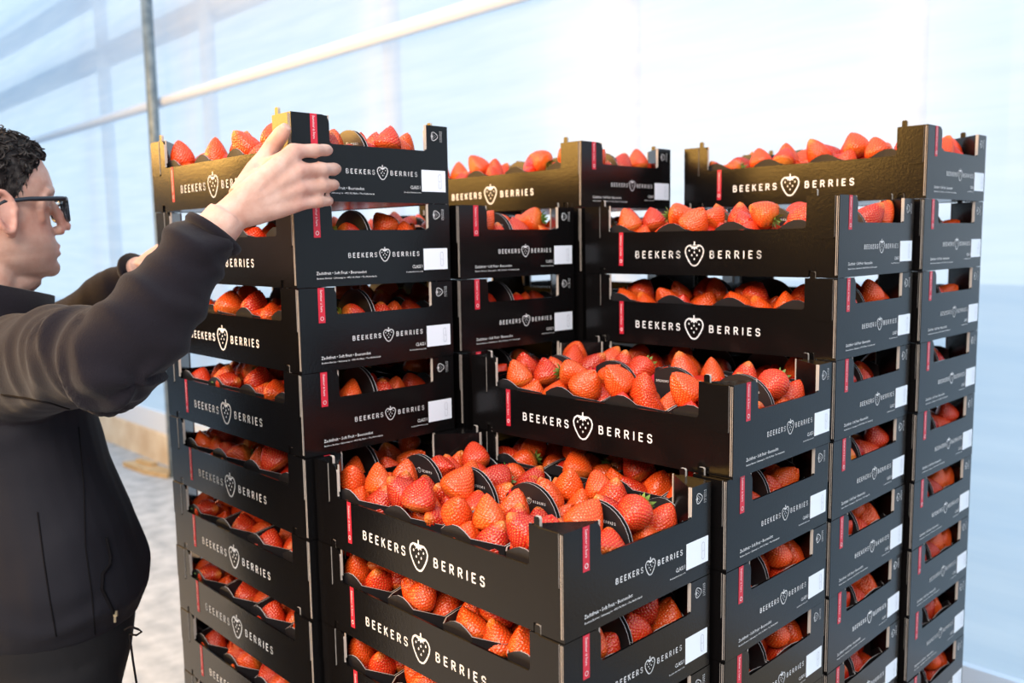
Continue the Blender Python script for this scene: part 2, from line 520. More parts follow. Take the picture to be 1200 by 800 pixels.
ME['fine_2'] = b.mesh('address_line', M['print']); b = MB()
font_text(b, 'CLASS I', 0.0650, 0.0850, 0.0225, pe, height=0.0052)
ME['fine_3'] = b.mesh('class_print', M['print']); b = MB()
font_text(b, 'beekersberries.com', 0.0530, 0.0860, 0.0160, pe, height=0.0022)
ME['fine_4'] = b.mesh('web_line', M['print'])
b = MB(); b.box(L / 2, L / 2 + 0.0006, 0.0885, 0.1375, 0.0190, 0.0535); ME['sticker'] = b.mesh('paper_sticker', M['sticker'])
b = MB()
pk = lambda u, v: (L / 2 + 0.0010, u, v)
stroke(b, [(0.1255 + 0.0030 * math.cos(a), 0.0360 + (0.0085 if math.sin(a) > 0 else -0.0085) + 0.0030 * math.sin(a)) for a in [q * math.pi / 6 for q in range(12)]], 0.0005, pk, True)
font_text(b, 'NL', 0.1240, 0.1272, 0.0350, pk, height=0.0016)
ME['sticker_ink'] = b.mesh('sticker_mark', M['ink'])
b = MB(); strawberry_icon(b, 0.1160, 0.1080, 0.0150, pe, math.radians(90))
b2 = MB(); word(b2, 'BEEKERS', 0, 0.0165, 0, 0.0017, lambda u, v: (L / 2 + 0.0004, 0.1272 + v, 0.1165 - u)); word(b2, 'BERRIES', 0, 0.0165, 0, 0.0017, lambda u, v: (L / 2 + 0.0004, 0.1302 + v, 0.1165 - u))
i = len(b.v); b.v += b2.v; b.f += [tuple(i + k for k in q) for q in b2.f]; b.m += b2.m
ME['corner_mark'] = b.mesh('corner_mark', M['print'])

def make_crate(loc, rz, label, prints=True):
    root = bpy.data.objects.new('fruit_crate', None)
    COL.objects.link(root)
    root.empty_display_size = 0.05
    root.location, root.rotation_euler = loc, (0, 0, rz)
    tag(root, label, 'crate', 'black strawberry crates stacked on the pallet')
    link('base', ME['base'], root)
    for r in (0.0, math.pi):
        p = link('long_panel', ME['long_panel'], root, rz=r)
        e = link('end_panel', ME['end_panel'], root, rz=r)
        link('corner_post', ME['post_a'], root, rz=r)
        link('corner_post', ME['post_b'], root, rz=r)
        link('tab', ME['tab_l'], p); link('tab', ME['tab_r'], p)
        if r == 0.0 and prints:
            link('folded_flap', ME['flap_l'], p); link('folded_flap', ME['flap_r'], p); link('fold_edge', ME['fold_edge'], p)
            link('logo_print', ME['logo_l'], p); link('red_stripe', ME['stripe_l'], p); link('stripe_lettering', ME['stripe_text_l'], p)
            link('logo_print', ME['logo_e'], e); link('red_stripe', ME['stripe_e'], e); link('stripe_lettering', ME['stripe_text_e'], e)
            link('product_line', ME['fine_1'], e); link('address_line', ME['fine_2'], e); link('class_print', ME['fine_3'], e); link('web_line', ME['fine_4'], e); link('corner_mark', ME['corner_mark'], e)
            s = link('paper_sticker', ME['sticker'], e); link('sticker_mark', ME['sticker_ink'], e)
    return root

PY, GX = 0.304, 0.0163
STACK = {  # centre x, centre y, turn in degrees, top level, lowest level in view, phrase
    'A': (0.25 - 0.0125, 0.1440 + 0.0055, 0.3, 0, -4, 'the nearest, lowest stack'),
    'B': (0.25, 0.1440 + PY + 0.0045, 0.3, 1, -4, 'the stack just behind the nearest one'),
    'C': (0.25 + 0.0005, 0.1440 + 2 * PY - 0.0025, 0.7, 3, -4, 'the third stack along the right side'),
    'D': (0.25 + 0.0105, 0.1440 + 3 * PY, 0.0, 4, -5, 'the farthest stack on the right'),
    'E': (-0.25 - GX + 0.001, 0.1440 - 0.0055, -0.6, 4, -5, 'the left stack beside the man'),
    'F': (-0.25 - GX - 0.003, 0.1440 + PY + 0.001, -0.1, 3, 1, 'the second stack of the left row'),
    'G': (-0.25 - GX + 0.0026, 0.1440 + 2 * PY + 0.0015, 0.3, 4, 3, 'the third stack of the left row'),
    'H': (-0.25 - GX, 0.1440 + 3 * PY + 0.002, 0.0, 3, 3, 'the rearmost stack of the left row'),
}
ORD = ['top', 'second', 'third', 'fourth', 'fifth', 'sixth', 'seventh', 'eighth', 'ninth', 'tenth', 'eleventh', 'twelfth', 'thirteenth']
JIT = {('B', 1): (0.003, 0.001, 1.1), ('E', 4): (-0.002, -0.001, 0.3)}
TOPLABEL = {
    'A': 'open black strawberry crate topping the nearest, lowest stack, full of berries',
    'B': 'open black strawberry crate topping the stack just behind the nearest one',
    'C': 'open black strawberry crate topping the third stack along the right side',
    'D': 'black strawberry crate topping the farthest right stack, bronze light on its long side',
    'E': 'black strawberry crate gripped by the man at its corner, topping the left stack',
    'F': 'black strawberry crate topping the second stack of the left row, under a bronze-lit crate',
    'G': 'bronze-lit black strawberry crate topping the third stack of the left row',
    'H': 'black strawberry crate topping the rearmost stack of the left row',
}
CR = {}
for s, (cx, cy, deg, top, low, ph) in STACK.items():
    jr = random.Random(ord(s))
    for lv in range(-8, top + 1):
        dx, dy, dr = JIT.get((s, lv), (jr.uniform(-.0008, .0008), jr.uniform(-.0008, .0008), jr.uniform(-.15, .15)))
        n = top - lv
        lab = TOPLABEL[s] if n == 0 else '%s black strawberry crate from the top of %s' % (ORD[n], ph)
        CR[s, lv] = make_crate((cx + dx, cy + dy, Z0 + lv * H), math.radians(deg + dr), lab, lv >= low)

# ------------------------------------------------------------------ pallet
pal = bpy.data.objects.new('wooden_pallet', None); COL.objects.link(pal)
pal.location = (-0.008, 0.60, 0)
tag(pal, 'wooden pallet on the concrete floor under all the crate stacks', 'pallet')
b = MB(); b.box(-0.53, 0.53, -0.06, 0.06, 0.122, 0.144); me = b.mesh('deck_board', M['wood'])
for k in range(7): link('deck_board', me, pal, (0, -0.56 + k * 1.12 / 6, 0))
b = MB(); b.box(-0.05, 0.05, -0.62, 0.62, 0.1, 0.122); b2 = MB(); b2.box(-0.05, 0.05, -0.62, 0.62, 0, 0.022); b3 = MB(); b3.box(-0.05, 0.05, -0.07, 0.07, 0.022, 0.1)
m1, m2, m3 = b.mesh('stringer_board', M['wood']), b2.mesh('skid_board', M['wood']), b3.mesh('block', M['wood'])
for x in (-0.48, 0, 0.48):
    link('stringer_board', m1, pal, (x, 0, 0)); link('skid_board', m2, pal, (x, 0, 0))
    for y in (-0.55, 0, 0.55): link('block', m3, pal, (x, y, 0))

# ------------------------------------------------------------------ punnets
PW, PD = 0.1165, 0.1350           # punnet width along the crate, depth across it
PX = [(k - 1.5) * 0.1190 for k in range(4)]
def punnet_meshes():
    c = 0.030
    t = 0.0012
    hx, hy = PW / 2, PD / 2
    ring = [(-hx + c, -hy), (hx - c, -hy), (hx, -hy + c), (hx, hy - 0.004), (hx - 0.004, hy), (-hx + 0.004, hy), (-hx, hy - 0.004), (-hx, -hy + c)]
    mb = MB()
    # wall height along the ring: low bowed front, sagging sides, back left to the tall card
    def hgt(x, y):
        if y < -hy + 0.001: return 0.074
        if abs(x) > hx - 0.001: return 0.064
        return 0.066
    pts = []
    n = len(ring)
    for k in range(n):
        (x0, y0), (x1, y1) = ring[k], ring[(k + 1) % n]
        m = 5 if math.hypot(x1 - x0, y1 - y0) > 0.03 else 2
        for q in range(m):
            f = q / m
            x, y = x0 + (x1 - x0) * f, y0 + (y1 - y0) * f
            h = hgt(x0, y0) * (1 - f) + hgt(x1, y1) * f
            if k == 0: h += 0.011 * math.sin(math.pi * f)
            elif abs(x0 - x1) < 1e-6: h += 0.007 * math.sin(math.pi * f)
            pts.append((x, y, h))
    sc = 0.86
    i = len(mb.v); N = len(pts)
    for x, y, h in pts: mb.v.append((x * sc, y * sc, 0.0))
    for x, y, h in pts: mb.v.append((x, y, h))
    for x, y, h in pts: mb.v.append((x * (1 - t / 0.05), y * (1 - t / 0.05), h))
    for x, y, h in pts: mb.v.append((x * sc * 0.97, y * sc * 0.97, 0.002))
    for k in range(N):
        k2 = (k + 1) % N
        mb.f += [(i + k, i + k2, i + N + k2, i + N + k), (i + N + k, i + N + k2, i + 2 * N + k2, i + 2 * N + k), (i + 2 * N + k, i + 2 * N + k2, i + 3 * N + k2, i + 3 * N + k)]
        mb.m += [0, 1, 0]
    mb.f += [tuple(i + k for k in reversed(range(N))), tuple(i + 3 * N + k for k in range(N))]; mb.m += [0, 0]
    tray = mb.mesh('tray', [M['punnet'], M['rim']])
    # tall rounded card at the back
    mb = MB()
    w = 0.053
    o = [(-w, 0.010), (w, 0.010), (w, 0.058)] + [(w * math.cos(a), 0.058 + 0.053 * math.sin(a)) for a in [math.pi * q / 16 for q in range(1, 16)]] + [(-w, 0.058)]
    mb.prism(o, lambda u, v, d: (u, hy - 0.0022 + d, v), 0.0010, 0, lambda p, q: 1 if p[1] > 0.05 else 0)
    arch = mb.mesh('rounded_card', [M['punnet'], M['rim']])
    fa = lambda u, v: (u, hy - 0.0026, v)
    mb = MB(); word(mb, 'BEEKERS', -0.030, -0.0075, 0.086, 0.0030, fa); word(mb, 'BERRIES', 0.0075, 0.030, 0.086, 0.0030, fa); strawberry_icon(mb, 0, 0.0875, 0.0095, fa)
    pr = mb.mesh('card_print', M['print'])
    mb = MB(); mb.poly([fa(-0.0400, 0.070), fa(-0.0345, 0.070), fa(-0.0345, 0.0975), fa(-0.0400, 0.0930)])
    st = mb.mesh('card_stripe', M['red'])
    return tray, arch, pr, st
PTRAY, PARCH, PPRINT, PSTRIPE = punnet_meshes()

# ------------------------------------------------------------------ strawberries
BERRY = []       # (detailed mesh, light mesh, radius, half length)
def berry_shape(seed, nu, nv):
    r = random.Random(seed)
    prof = [(0, 0.30), (.04, .60), (.11, .87), (.21, 1.0), (.33, .99), (.47, .90), (.61, .75), (.75, .56), (.87, .36), (.95, .19), (1, 0.0)]
    cone = r.uniform(-0.20, 0.12)
    fl = r.uniform(0.84, 1.0)
    lob = r.choice((2, 3, 3, 4)); la = r.uniform(0.02, 0.10); ph = r.uniform(0, 6.28)
    bend = r.uniform(-0.12, 0.12)
    ln = r.uniform(0.95, 1.22)
    twin = r.random() < 0.28
    pale_tip = r.random() < 0.3
    hue = r.betavariate(2.2, 2.0)
    pale = r.uniform(0.15, 0.75)
    V, F, C = [], [], []
    for j in range(nv + 1):
        t = j / nv
        k = 0
        while k < len(prof) - 2 and prof[k + 1][0] < t: k += 1
        (t0, r0), (t1, r1) = prof[k], prof[k + 1]
        rr = r0 + (r1 - r0) * (t - t0) / (t1 - t0)
        rr *= 1 - cone * (t - 0.4)
        for i in range(nu):
            a = 2 * math.pi * i / nu
            q = rr * (1 + la * math.sin(lob * a + ph) * (0.4 + t))
            if twin: q *= 1 + 0.16 * math.cos(2 * a + ph) * t
            z = (t - 0.46) * 2 * ln * 0.98
            if twin: z -= 0.20 * ln * t * t * (1 - abs(math.cos(a + ph / 2)) ** 2)
            V.append((q * math.cos(a) + bend * t * t, q * fl * math.sin(a), z))
            sh = max(0.0, 1 - t / 0.22) * pale
            tp = max(0.0, (t - 0.82) / 0.18) * 0.5 if pale_tip else 0.0
            C.append((min(1, max(sh, tp)), hue, 0, 1))
    for j in range(nv):
        for i in range(nu):
            i2 = (i + 1) % nu
            F.append((j * nu + i, j * nu + i2, (j + 1) * nu + i2, (j + 1) * nu + i))
    F.append(tuple(reversed(range(nu))))
    return np.array(V), F, C, ln
def berry_mesh(seed, rad, nu, nv):
    V, F, C, ln = berry_shape(seed, nu, nv)
    V = V * rad
    C = [list(c) for c in C]
    # seeds on a spiral lattice, each in a pit
    prof = V.reshape(nv + 1, nu, 3)
    mid = prof.mean(1)
    rr = np.sqrt(((prof - mid[:, None]) ** 2).sum(-1)).mean(1)
    ds = np.sqrt(np.diff(rr) ** 2 + np.diff(mid[:, 2]) ** 2)
    ar = np.concatenate([[0], np.cumsum(ds * (rr[1:] + rr[:-1]) * math.pi)])
    ns = int(ar[-1] / 0.0038 ** 2)
    s_ = (np.arange(ns) + 0.5) / ns * ar[-1]
    tj = np.interp(s_, ar, np.arange(nv + 1))
    an = (np.arange(ns) * 2.399963) % (2 * math.pi)
    j0 = np.minimum(tj.astype(int), nv - 1); fj = tj - j0
    ui = an / (2 * math.pi) * nu; i0_ = ui.astype(int) % nu; i1_ = (i0_ + 1) % nu; fi = (ui - ui.astype(int))[:, None]
    row = lambda j: prof[j, i0_] * (1 - fi) + prof[j, i1_] * fi
    S = row(j0) * (1 - fj[:, None]) + row(j0 + 1) * fj[:, None]
    if nu > 60:
        d = np.sqrt(((V[:, None] - S[None]) ** 2).sum(-1)).min(1)
        nn = V - np.repeat(mid, nu, 0) * [1, 1, 0.75]
        nn /= np.linalg.norm(nn, axis=1)[:, None] + 1e-9
        V = V + nn * (0.00165 * (np.clip(d / 0.0019, 0, 1) ** 0.8) - 0.0004 + 0.00040 * np.exp(-(d / 0.0007) ** 2))[:, None]
        sd_ = np.clip(1.15 - d / 0.00075, 0, 1)
        for q in range(len(C)): C[q][2] = float(sd_[q])
    me = bpy.data.meshes.new('strawberry')
    me.from_pydata(V.tolist(), [], F)
    ca = me.color_attributes.new('tint', 'FLOAT_COLOR', 'POINT')
    ca.data.foreach_set('color', np.array(C, dtype=np.float32).ravel())
    me.materials.append(M['berry'])
    me.polygons.foreach_set('use_smooth', [True] * len(F))
    return me, ln * rad, V, F, C
NVAR = 18
for k in range(NVAR):
    rad = 0.0198 + 0.0048 * ((k * 7) % NVAR) / NVAR
    hi, hl, _, _, _ = berry_mesh(100 + k, rad, 112, 66)
    lo_me, _, lv_, lf, lc = berry_mesh(100 + k, rad, 16, 11)
    bpy.data.meshes.remove(lo_me)
    BERRY.append((hi, rad, hl, lv_, lf, lc))
def calyx_mesh():
    mb = MB()
    for k in range(9):
        a = 2 * math.pi * k / 9 + 0.2 * math.sin(k * 3.1)
        l = 0.013 * (0.8 + 0.35 * ((k * 5) % 7) / 7)
        ca, sa = math.cos(a), math.sin(a)
        rows = []
        for t, w in ((0, .0015), (.35, .0033), (.7, .0025), (1, .0002)):
            r = 0.002 + l * t
            z = 0.0015 - 0.004 * t + 0.010 * t * t
            rows.append(((r * ca - w * sa, r * sa + w * ca, -z), (r * ca + w * sa, r * sa - w * ca, -z)))
        for q in range(3):
            mb.poly([rows[q][0], rows[q][1], rows[q + 1][1], rows[q + 1][0]])
    mb.tube([(0, 0, 0), (0.001, 0, -0.006), (0.003, 0.001, -0.012)], [0.0013, 0.0011, 0.0012], 6)
    return mb.mesh('calyx', M['leaf'], True)
CALYX = calyx_mesh()

def pack(n, seed, floor=0.006):
    """settle n berries of chosen kinds in a punnet; returns (variant, pos, quaternion)"""
    g = np.random.default_rng(seed)
    kind = g.integers(0, NVAR, n)
    rad = np.array([BERRY[k][1] for k in kind]) * 0.99
    p = np.zeros((n, 3))
    p[:, 0] = g.uniform(-0.036, 0.036, n); p[:, 1] = g.uniform(-0.044, 0.044, n)
    p[:, 2] = 0.025 + 0.012 * np.arange(n) * 0.55 + g.uniform(0, 0.004, n)
    c = 0.030
    for it in range(420):
        p[:, 2] -= 0.0008 if it < 330 else 0.0002
        for q in range(2):
            d = p[:, None] - p[None]
            dist = np.sqrt((d ** 2).sum(-1)) + 1e-9
            want = (rad[:, None] + rad[None]) * 0.93
            ov = np.clip(want - dist, 0, None); np.fill_diagonal(ov, 0)
            p += (d / dist[..., None] * ov[..., None]).sum(1) * 0.42
            taper = 0.90 + 0.10 * np.clip(p[:, 2] / 0.06, 0, 1)
            hx, hy = (PW / 2 - 0.003) * taper - rad * 0.93, (PD / 2 - 0.004) * taper - rad * 0.93
            p[:, 0] = np.clip(p[:, 0], -hx, hx); p[:, 1] = np.clip(p[:, 1], -hy, hy)
            for sx_ in (-1, 1):
                s = (sx_ * p[:, 0] - p[:, 1]) / math.sqrt(2)
                lim = (PW / 2 + PD / 2 - c) / math.sqrt(2) - rad * 0.95
                ex = np.clip(s - lim, 0, None) / math.sqrt(2)
                p[:, 0] -= sx_ * ex; p[:, 1] += ex
            p[:, 2] = np.maximum(p[:, 2], floor + rad * 0.93)
    out = []
    for k in range(n):
        up_ = Vector((g.normal(0, 0.42), g.normal(0, 0.42), 1.0))
        if g.random() < 0.16: up_ = Vector((g.normal(0, 1), g.normal(0, 1), g.normal(0.2, 0.3)))
        q = up_.normalized().to_track_quat('Z', 'Y') @ Vector((0, 0, 1)).rotation_difference(Vector((0, 0, 1)))
        q = q @ Matrix.Rotation(g.uniform(0, 6.28), 3, 'Z').to_quaternion()
        out.append((int(kind[k]), Vector(p[k]), q))
    return out
PACK_LOW = []
PACK_HIGH = []
for k in range(12):
    for n in (17, 16, 15, 14, 13):
        a = pack(n, 500 + k)
        if max(q[1].z + BERRY[q[0]][1] for q in a) < 0.112: break
    PACK_LOW.append(a)
for k in range(14):
    PACK_HIGH.append(pack(16 + k % 2, 900 + k))

BERRIES = []     # (kind, world matrix, crate key, row, column)
PUN_LABEL_CRATE = {}
def crate_phrase(s, lv):
    n = STACK[s][3] - lv
    ph = {'A': 'nearest stack', 'B': 'stack behind the nearest', 'C': 'third right-side stack', 'D': 'farthest right stack', 'E': 'left stack beside man',
          'F': 'second left-row stack', 'G': 'third left-row stack', 'H': 'rearmost left-row stack'}[s]
    return '%s crate of %s' % (ORD[n], ph)
COLN = ['leftmost', 'second', 'third', 'rightmost']
def fill(s, lv, cells, high=False):
    root = CR[s, lv]
    mw = Matrix.LocRotScale(root.location, root.rotation_euler, None)
    for row, col in cells:
        pr = random.Random(hash((ord(s), lv, row, col)) & 0xffff)
        rz = 0.0 if row == 0 else math.pi
        local = Matrix.LocRotScale(Vector((PX[col], (-1 if row == 0 else 1) * 0.0688, 0.0055)), Matrix.Rotation(rz, 3, 'Z').to_quaternion(), None)
        m = mw @ local
        pn = bpy.data.objects.new('punnet', None); COL.objects.link(pn); pn.empty_display_size = 0.03
        pn.location = m.translation; pn.rotation_euler = (0, 0, root.rotation_euler.z + rz)
        c = col if True else 3 - col
        tag(pn, 'black card punnet, %s in the %s row, in %s' % (COLN[c], 'front' if row == 0 else 'rear', crate_phrase(s, lv)), 'punnet', 'black card punnets in the crates')
        link('tray', PTRAY, pn)
        a = link('rounded_card', PARCH, pn)
        if high:
            link('card_print', PPRINT, a); link('card_stripe', PSTRIPE, a)
        arr = pr.choice(PACK_HIGH if high else PACK_LOW)
        mir = 1
        for kind, pos, q in arr:
            BERRIES.append((kind, m @ Matrix.LocRotScale(pos + Vector((0, 0, 0.001)), q, None), (s, lv), row, col))
FULL = [(r, c) for r in (0, 1) for c in range(4)]
FRONT = [(0, c) for c in range(4)] + [(1, 3)]
SIDE = [(0, 3), (1, 3)]
for s, (cx, cy, deg, top, low, ph) in STACK.items():
    for lv in range(max(low, -8), top + 1):
        if lv == top and s != 'H': fill(s, lv, FULL, True)
        elif s == 'E': fill(s, lv, FRONT)
        elif s == 'A': fill(s, lv, FRONT)
        elif (s, lv) in (('B', 0), ('C', 2), ('C', 1), ('D', 3), ('F', 2), ('F', 1), ('G', 3), ('H', 3)): fill(s, lv, FRONT)
        else: fill(s, lv, SIDE)
# ------------------------------------------------------------------ the man
M['skin'] = mat('skin', (0.62, 0.36, 0.27), 0.48, 0.4)
def skin_nodes():
    n, l, b_ = nodes(M['skin'])
    a = n.new('ShaderNodeAttribute'); a.attribute_name = 'tone'
    s = n.new('ShaderNodeSeparateColor'); l.new(a.outputs['Color'], s.inputs[0])
    t = n.new('ShaderNodeTexCoord'); nz = n.new('ShaderNodeTexNoise'); nz.inputs['Scale'].default_value = 45; nz.inputs['Detail'].default_value = 5
    l.new(t.outputs['Object'], nz.inputs['Vector'])
    r = n.new('ShaderNodeValToRGB')
    r.color_ramp.elements[0].position = .3; r.color_ramp.elements[0].color = (0.56, 0.29, 0.21, 1)
    r.color_ramp.elements[1].position = .7; r.color_ramp.elements[1].color = (0.68, 0.42, 0.33, 1)
    l.new(nz.outputs['Fac'], r.inputs[0])
    m1 = n.new('ShaderNodeMix'); m1.data_type = 'RGBA'; l.new(s.outputs[0], m1.inputs[0]); l.new(r.outputs[0], m1.inputs[6]); m1.inputs[7].default_value = (0.55, 0.16, 0.12, 1)
    m2 = n.new('ShaderNodeMix'); m2.data_type = 'RGBA'; l.new(s.outputs[1], m2.inputs[0]); l.new(m1.outputs[2], m2.inputs[6]); m2.inputs[7].default_value = (0.38, 0.27, 0.23, 1)
    l.new(m2.outputs[2], b_.inputs['Base Color'])
    n2 = n.new('ShaderNodeTexNoise'); n2.inputs['Scale'].default_value = 350; n2.inputs['Detail'].default_value = 3
    l.new(t.outputs['Object'], n2.inputs['Vector'])
    bp = n.new('ShaderNodeBump'); bp.inputs['Strength'].default_value = .25; bp.inputs['Distance'].default_value = .001
    l.new(n2.outputs['Fac'], bp.inputs['Height']); l.new(bp.outputs[0], b_.inputs['Normal'])
    b_.inputs['Subsurface Weight'].default_value = 0.08
    b_.inputs['Subsurface Radius'].default_value = (0.010, 0.004, 0.002)
skin_nodes()
M['fleece'] = mat('brown_black_fleece', (0.0125, 0.0100, 0.0135), 0.95, 0.08)
M['fleece'].node_tree.nodes['Principled BSDF'].inputs['Sheen Weight'].default_value = 0.10
M['fleece'].node_tree.nodes['Principled BSDF'].inputs['Sheen Roughness'].default_value = 0.5
noise_bump(M['fleece'], 600, 0.5, 0.002, 4)
M['shell'] = mat('black_softshell', (0.010, 0.009, 0.013), 0.8, 0.25)
noise_bump(M['shell'], 500, 0.25, 0.001, 3)
M['trouser'] = mat('black_trousers', (0.012, 0.011, 0.012), 0.9, 0.2)
noise_bump(M['trouser'], 300, 0.3, 0.001, 3)
M['leather'] = mat('black_leather', (0.015, 0.013, 0.012), 0.45, 0.5)
M['hair'] = mat('dark_greying_hair', (0.022, 0.017, 0.016), 0.75, 0.15)
noise_color(M['hair'], 90, (0.012, 0.009, 0.009), (0.075, 0.065, 0.06), 0.45, 0.75)
M['frame'] = mat('blue_black_acetate', (0.012, 0.016, 0.024), 0.35, 0.5)
M['zip'] = mat('brass_zip', (0.75, 0.62, 0.42), 0.3, 0.5, 0.9)
M['seam'] = mat('dark_seam_thread', (0.006, 0.005, 0.006), 0.9, 0.1)
M['eye'] = mat('eye_white', (0.75, 0.70, 0.66), 0.2, 0.5)
M['iris'] = mat('brown_iris', (0.03, 0.018, 0.01), 0.15, 0.5)
def glass_material():
    m = bpy.data.materials.new('spectacle_lens'); m.use_nodes = True
    n, l = m.node_tree.nodes, m.node_tree.links
    n.remove(n['Principled BSDF'])
    tr = n.new('ShaderNodeBsdfTransparent'); tr.inputs[0].default_value = (0.96, 0.97, 0.97, 1)
    gl = n.new('ShaderNodeBsdfGlossy'); gl.inputs['Roughness'].default_value = 0.03
    mx = n.new('ShaderNodeMixShader')
    mx.inputs[0].default_value = 0.06; l.new(tr.outputs[0], mx.inputs[1]); l.new(gl.outputs[0], mx.inputs[2]); l.new(mx.outputs[0], n['Material Output'].inputs[0])
    return m
M['lens'] = glass_material()

HC = Vector((-0.5424, -0.2646, 1.667))
hf = Vector((0.0827, 0.9966, 0)).normalized()
pit = math.radians(2.7)
HX = Vector((hf.x * math.cos(pit), hf.y * math.cos(pit), math.sin(pit)))
HY = Vector((-hf.y, hf.x, 0))
HZ = HX.cross(HY)
HS = 1.0
def hw(x, y, z): return HC + (HX * x + HY * y + HZ * z) * HS

ROWS = [(-.126, .052, .006, .016), (-.121, .070, -.012, .028), (-.113, .083, -.030, .038), (-.104, .087, -.045, .046), (-.096, .084, -.054, .052), (-.088, .0875, -.060, .056),
        (-.081, .0895, -.066, .058), (-.0765, .0885, -.070, .060), (-.071, .0905, -.074, .062), (-.062, .0885, -.080, .064), (-.052, .085, -.086, .066),
        (-.036, .083, -.092, .069), (-.018, .082, -.096, .072), (0.0, .082, -.099, .0735), (.012, .090, -.101, .075), (.022, .0945, -.103, .076), (.036, .0930, -.104, .077),
        (.056, .089, -.103, .0765), (.076, .080, -.098, .072), (.092, .067, -.089, .064), (.105, .048, -.072, .050), (.113, .028, -.050, .034), (.117, .006, -.022, .016)]
def head_pt(a, z):
    """point on the skull at angle a (0 = face) and height z"""
    k = 0
    while k < len(ROWS) - 2 and ROWS[k + 1][0] < z: k += 1
    r0, r1 = ROWS[k], ROWS[k + 1]
    t = min(1, max(0, (z - r0[0]) / (r1[0] - r0[0])))
    xf, xb, w = (r0[i] + (r1[i] - r0[i]) * t for i in (1, 2, 3))
    cx = xb + (xf - xb) * 0.47
    c, s = math.cos(a), math.sin(a)
    if c > 0:
        x = cx + (xf - cx) * c ** 0.86
    else:
        x = cx + (cx - xb) * -((-c) ** 0.92)
    y = w * (1 if s > 0 else -1) * abs(s) ** (0.9 if c < 0 else 0.98)
    if c > 0:      # lips, chin and brow only stand out near the middle of the face
        ws = [(math.exp(-((q[0] - z) / .020) ** 2), q[1]) for q in ROWS]
        xs = sum(a_ * b_ for a_, b_ in ws) / sum(a_ for a_, b_ in ws)
        if -.112 < z < .06:
            x += (xs - xf) * (1 - math.exp(-(y / .024) ** 2)) * c
    return x, y, z

def lerp(a, b_, t): return Vector(a) + (Vector(b_) - Vector(a)) * t
def loft(mb, rings, seg=24):
    i = len(mb.v)
    for r in rings: mb.v += [tuple(p) for p in r]
    n = len(rings[0])
    for k in range(len(rings) - 1):
        for s in range(n):
            s2 = (s + 1) % n
            mb.f.append((i + k * n + s, i + k * n + s2, i + (k + 1) * n + s2, i + (k + 1) * n + s)); mb.m.append(0)
    mb.f.append(tuple(i + s for s in reversed(range(n)))); mb.m.append(0)
    mb.f.append(tuple(i + (len(rings) - 1) * n + s for s in range(n))); mb.m.append(0)
def ball(mb, c, r, seg=12, sc=(1, 1, 1), axes=None):
    c = Vector(c)
    ax = axes or (Vector((1, 0, 0)), Vector((0, 1, 0)), Vector((0, 0, 1)))
    rings = []
    for j in range(1, seg):
        t = math.pi * j / seg
        rings.append([c + ax[0] * (r * sc[0] * math.sin(t) * math.cos(a)) + ax[1] * (r * sc[1] * math.sin(t) * math.sin(a)) - ax[2] * (r * sc[2] * math.cos(t)) for a in [2 * math.pi * q / (seg * 2) for q in range(seg * 2)]])
    loft(mb, rings)

BF = Vector((0.06, 0.998, 0)).normalized()     # chest direction
BR = Vector((BF.y, -BF.x, 0))                  # his right
def ring(c, w, f, z, seg=32, pw=1.0, tilt=0.0, shift=True):
    out = []
    if shift: c = (c[0] - .045 - .042 * min(1, max(0, (z - 1.15) / .3)), c[1] - .004); f = f + .006
    for k in range(seg):
        a = 2 * math.pi * k / seg
        ca, sa = math.cos(a), math.sin(a)
        u = w * (1 if ca > 0 else -1) * abs(ca) ** pw; v = f * (1 if sa > 0 else -1) * abs(sa) ** pw
        p = Vector((c[0], c[1], z + tilt * v)) + BR * u + BF * v
        out.append(p)
    return out

NECK = Vector((-0.548, -0.292, 1.508))
SR = Vector((-0.345, -0.292, 1.428)); ER = Vector((-0.030, -0.263, 1.458)); WR = Vector((-0.004, -0.118, 1.636))
SL = Vector((-0.722, -0.262, 1.445)); EL = Vector((-0.775, -0.095, 1.432)); WL = Vector((-0.572, -0.014, 1.556))

def fingers(mb, W_, mcp, tips, bulge, thumb, side):
    rad = (.0098, .0102, .0096, .0085)
    for k in range(4):
        a, t = Vector(mcp[k]), Vector(tips[k])
        p1 = lerp(a, t, 0.48) + bulge * 0.0075; p2 = lerp(a, t, 0.77) + bulge * 0.0060
        r = rad[k]
        pts = [a - (p1 - a) * .15, a, lerp(a, p1, .5), p1, lerp(p1, p2, .5), p2, lerp(p2, t, .6), t]
        mb.tube(pts, [r * 1.2, r * 1.22, r * 1.0, r * 1.07, r * .93, r * .96, r * .88, r * .62], 12)
        mb.tube([W_ + (a - W_) * -.02, lerp(W_, a, .35), lerp(W_, a, .7), a], [.021, .0195, .0155, r * 1.25], 12)
    for k in range(3):
        mb.tube([lerp(W_, lerp(mcp[k], mcp[k + 1], .5), .2), lerp(mcp[k], mcp[k + 1], .5)], [.018, .0105], 10)
    tb = [Vector(p) for p in thumb]
    mb.tube([tb[0], tb[1], lerp(tb[1], tb[2], .5), tb[2], lerp(tb[2], tb[3], .6), tb[3]], [.019, .0155, .0125, .0130, .0118, .0075], 12)
    mb.tube([lerp(tb[0], tb[1], .6), lerp(W_, mcp[0], .7)], [.013, .013], 10)
    mb.tube([tb[1], lerp(tb[1], mcp[0], .6), Vector(mcp[0])], [.011, .0085, .010], 10)

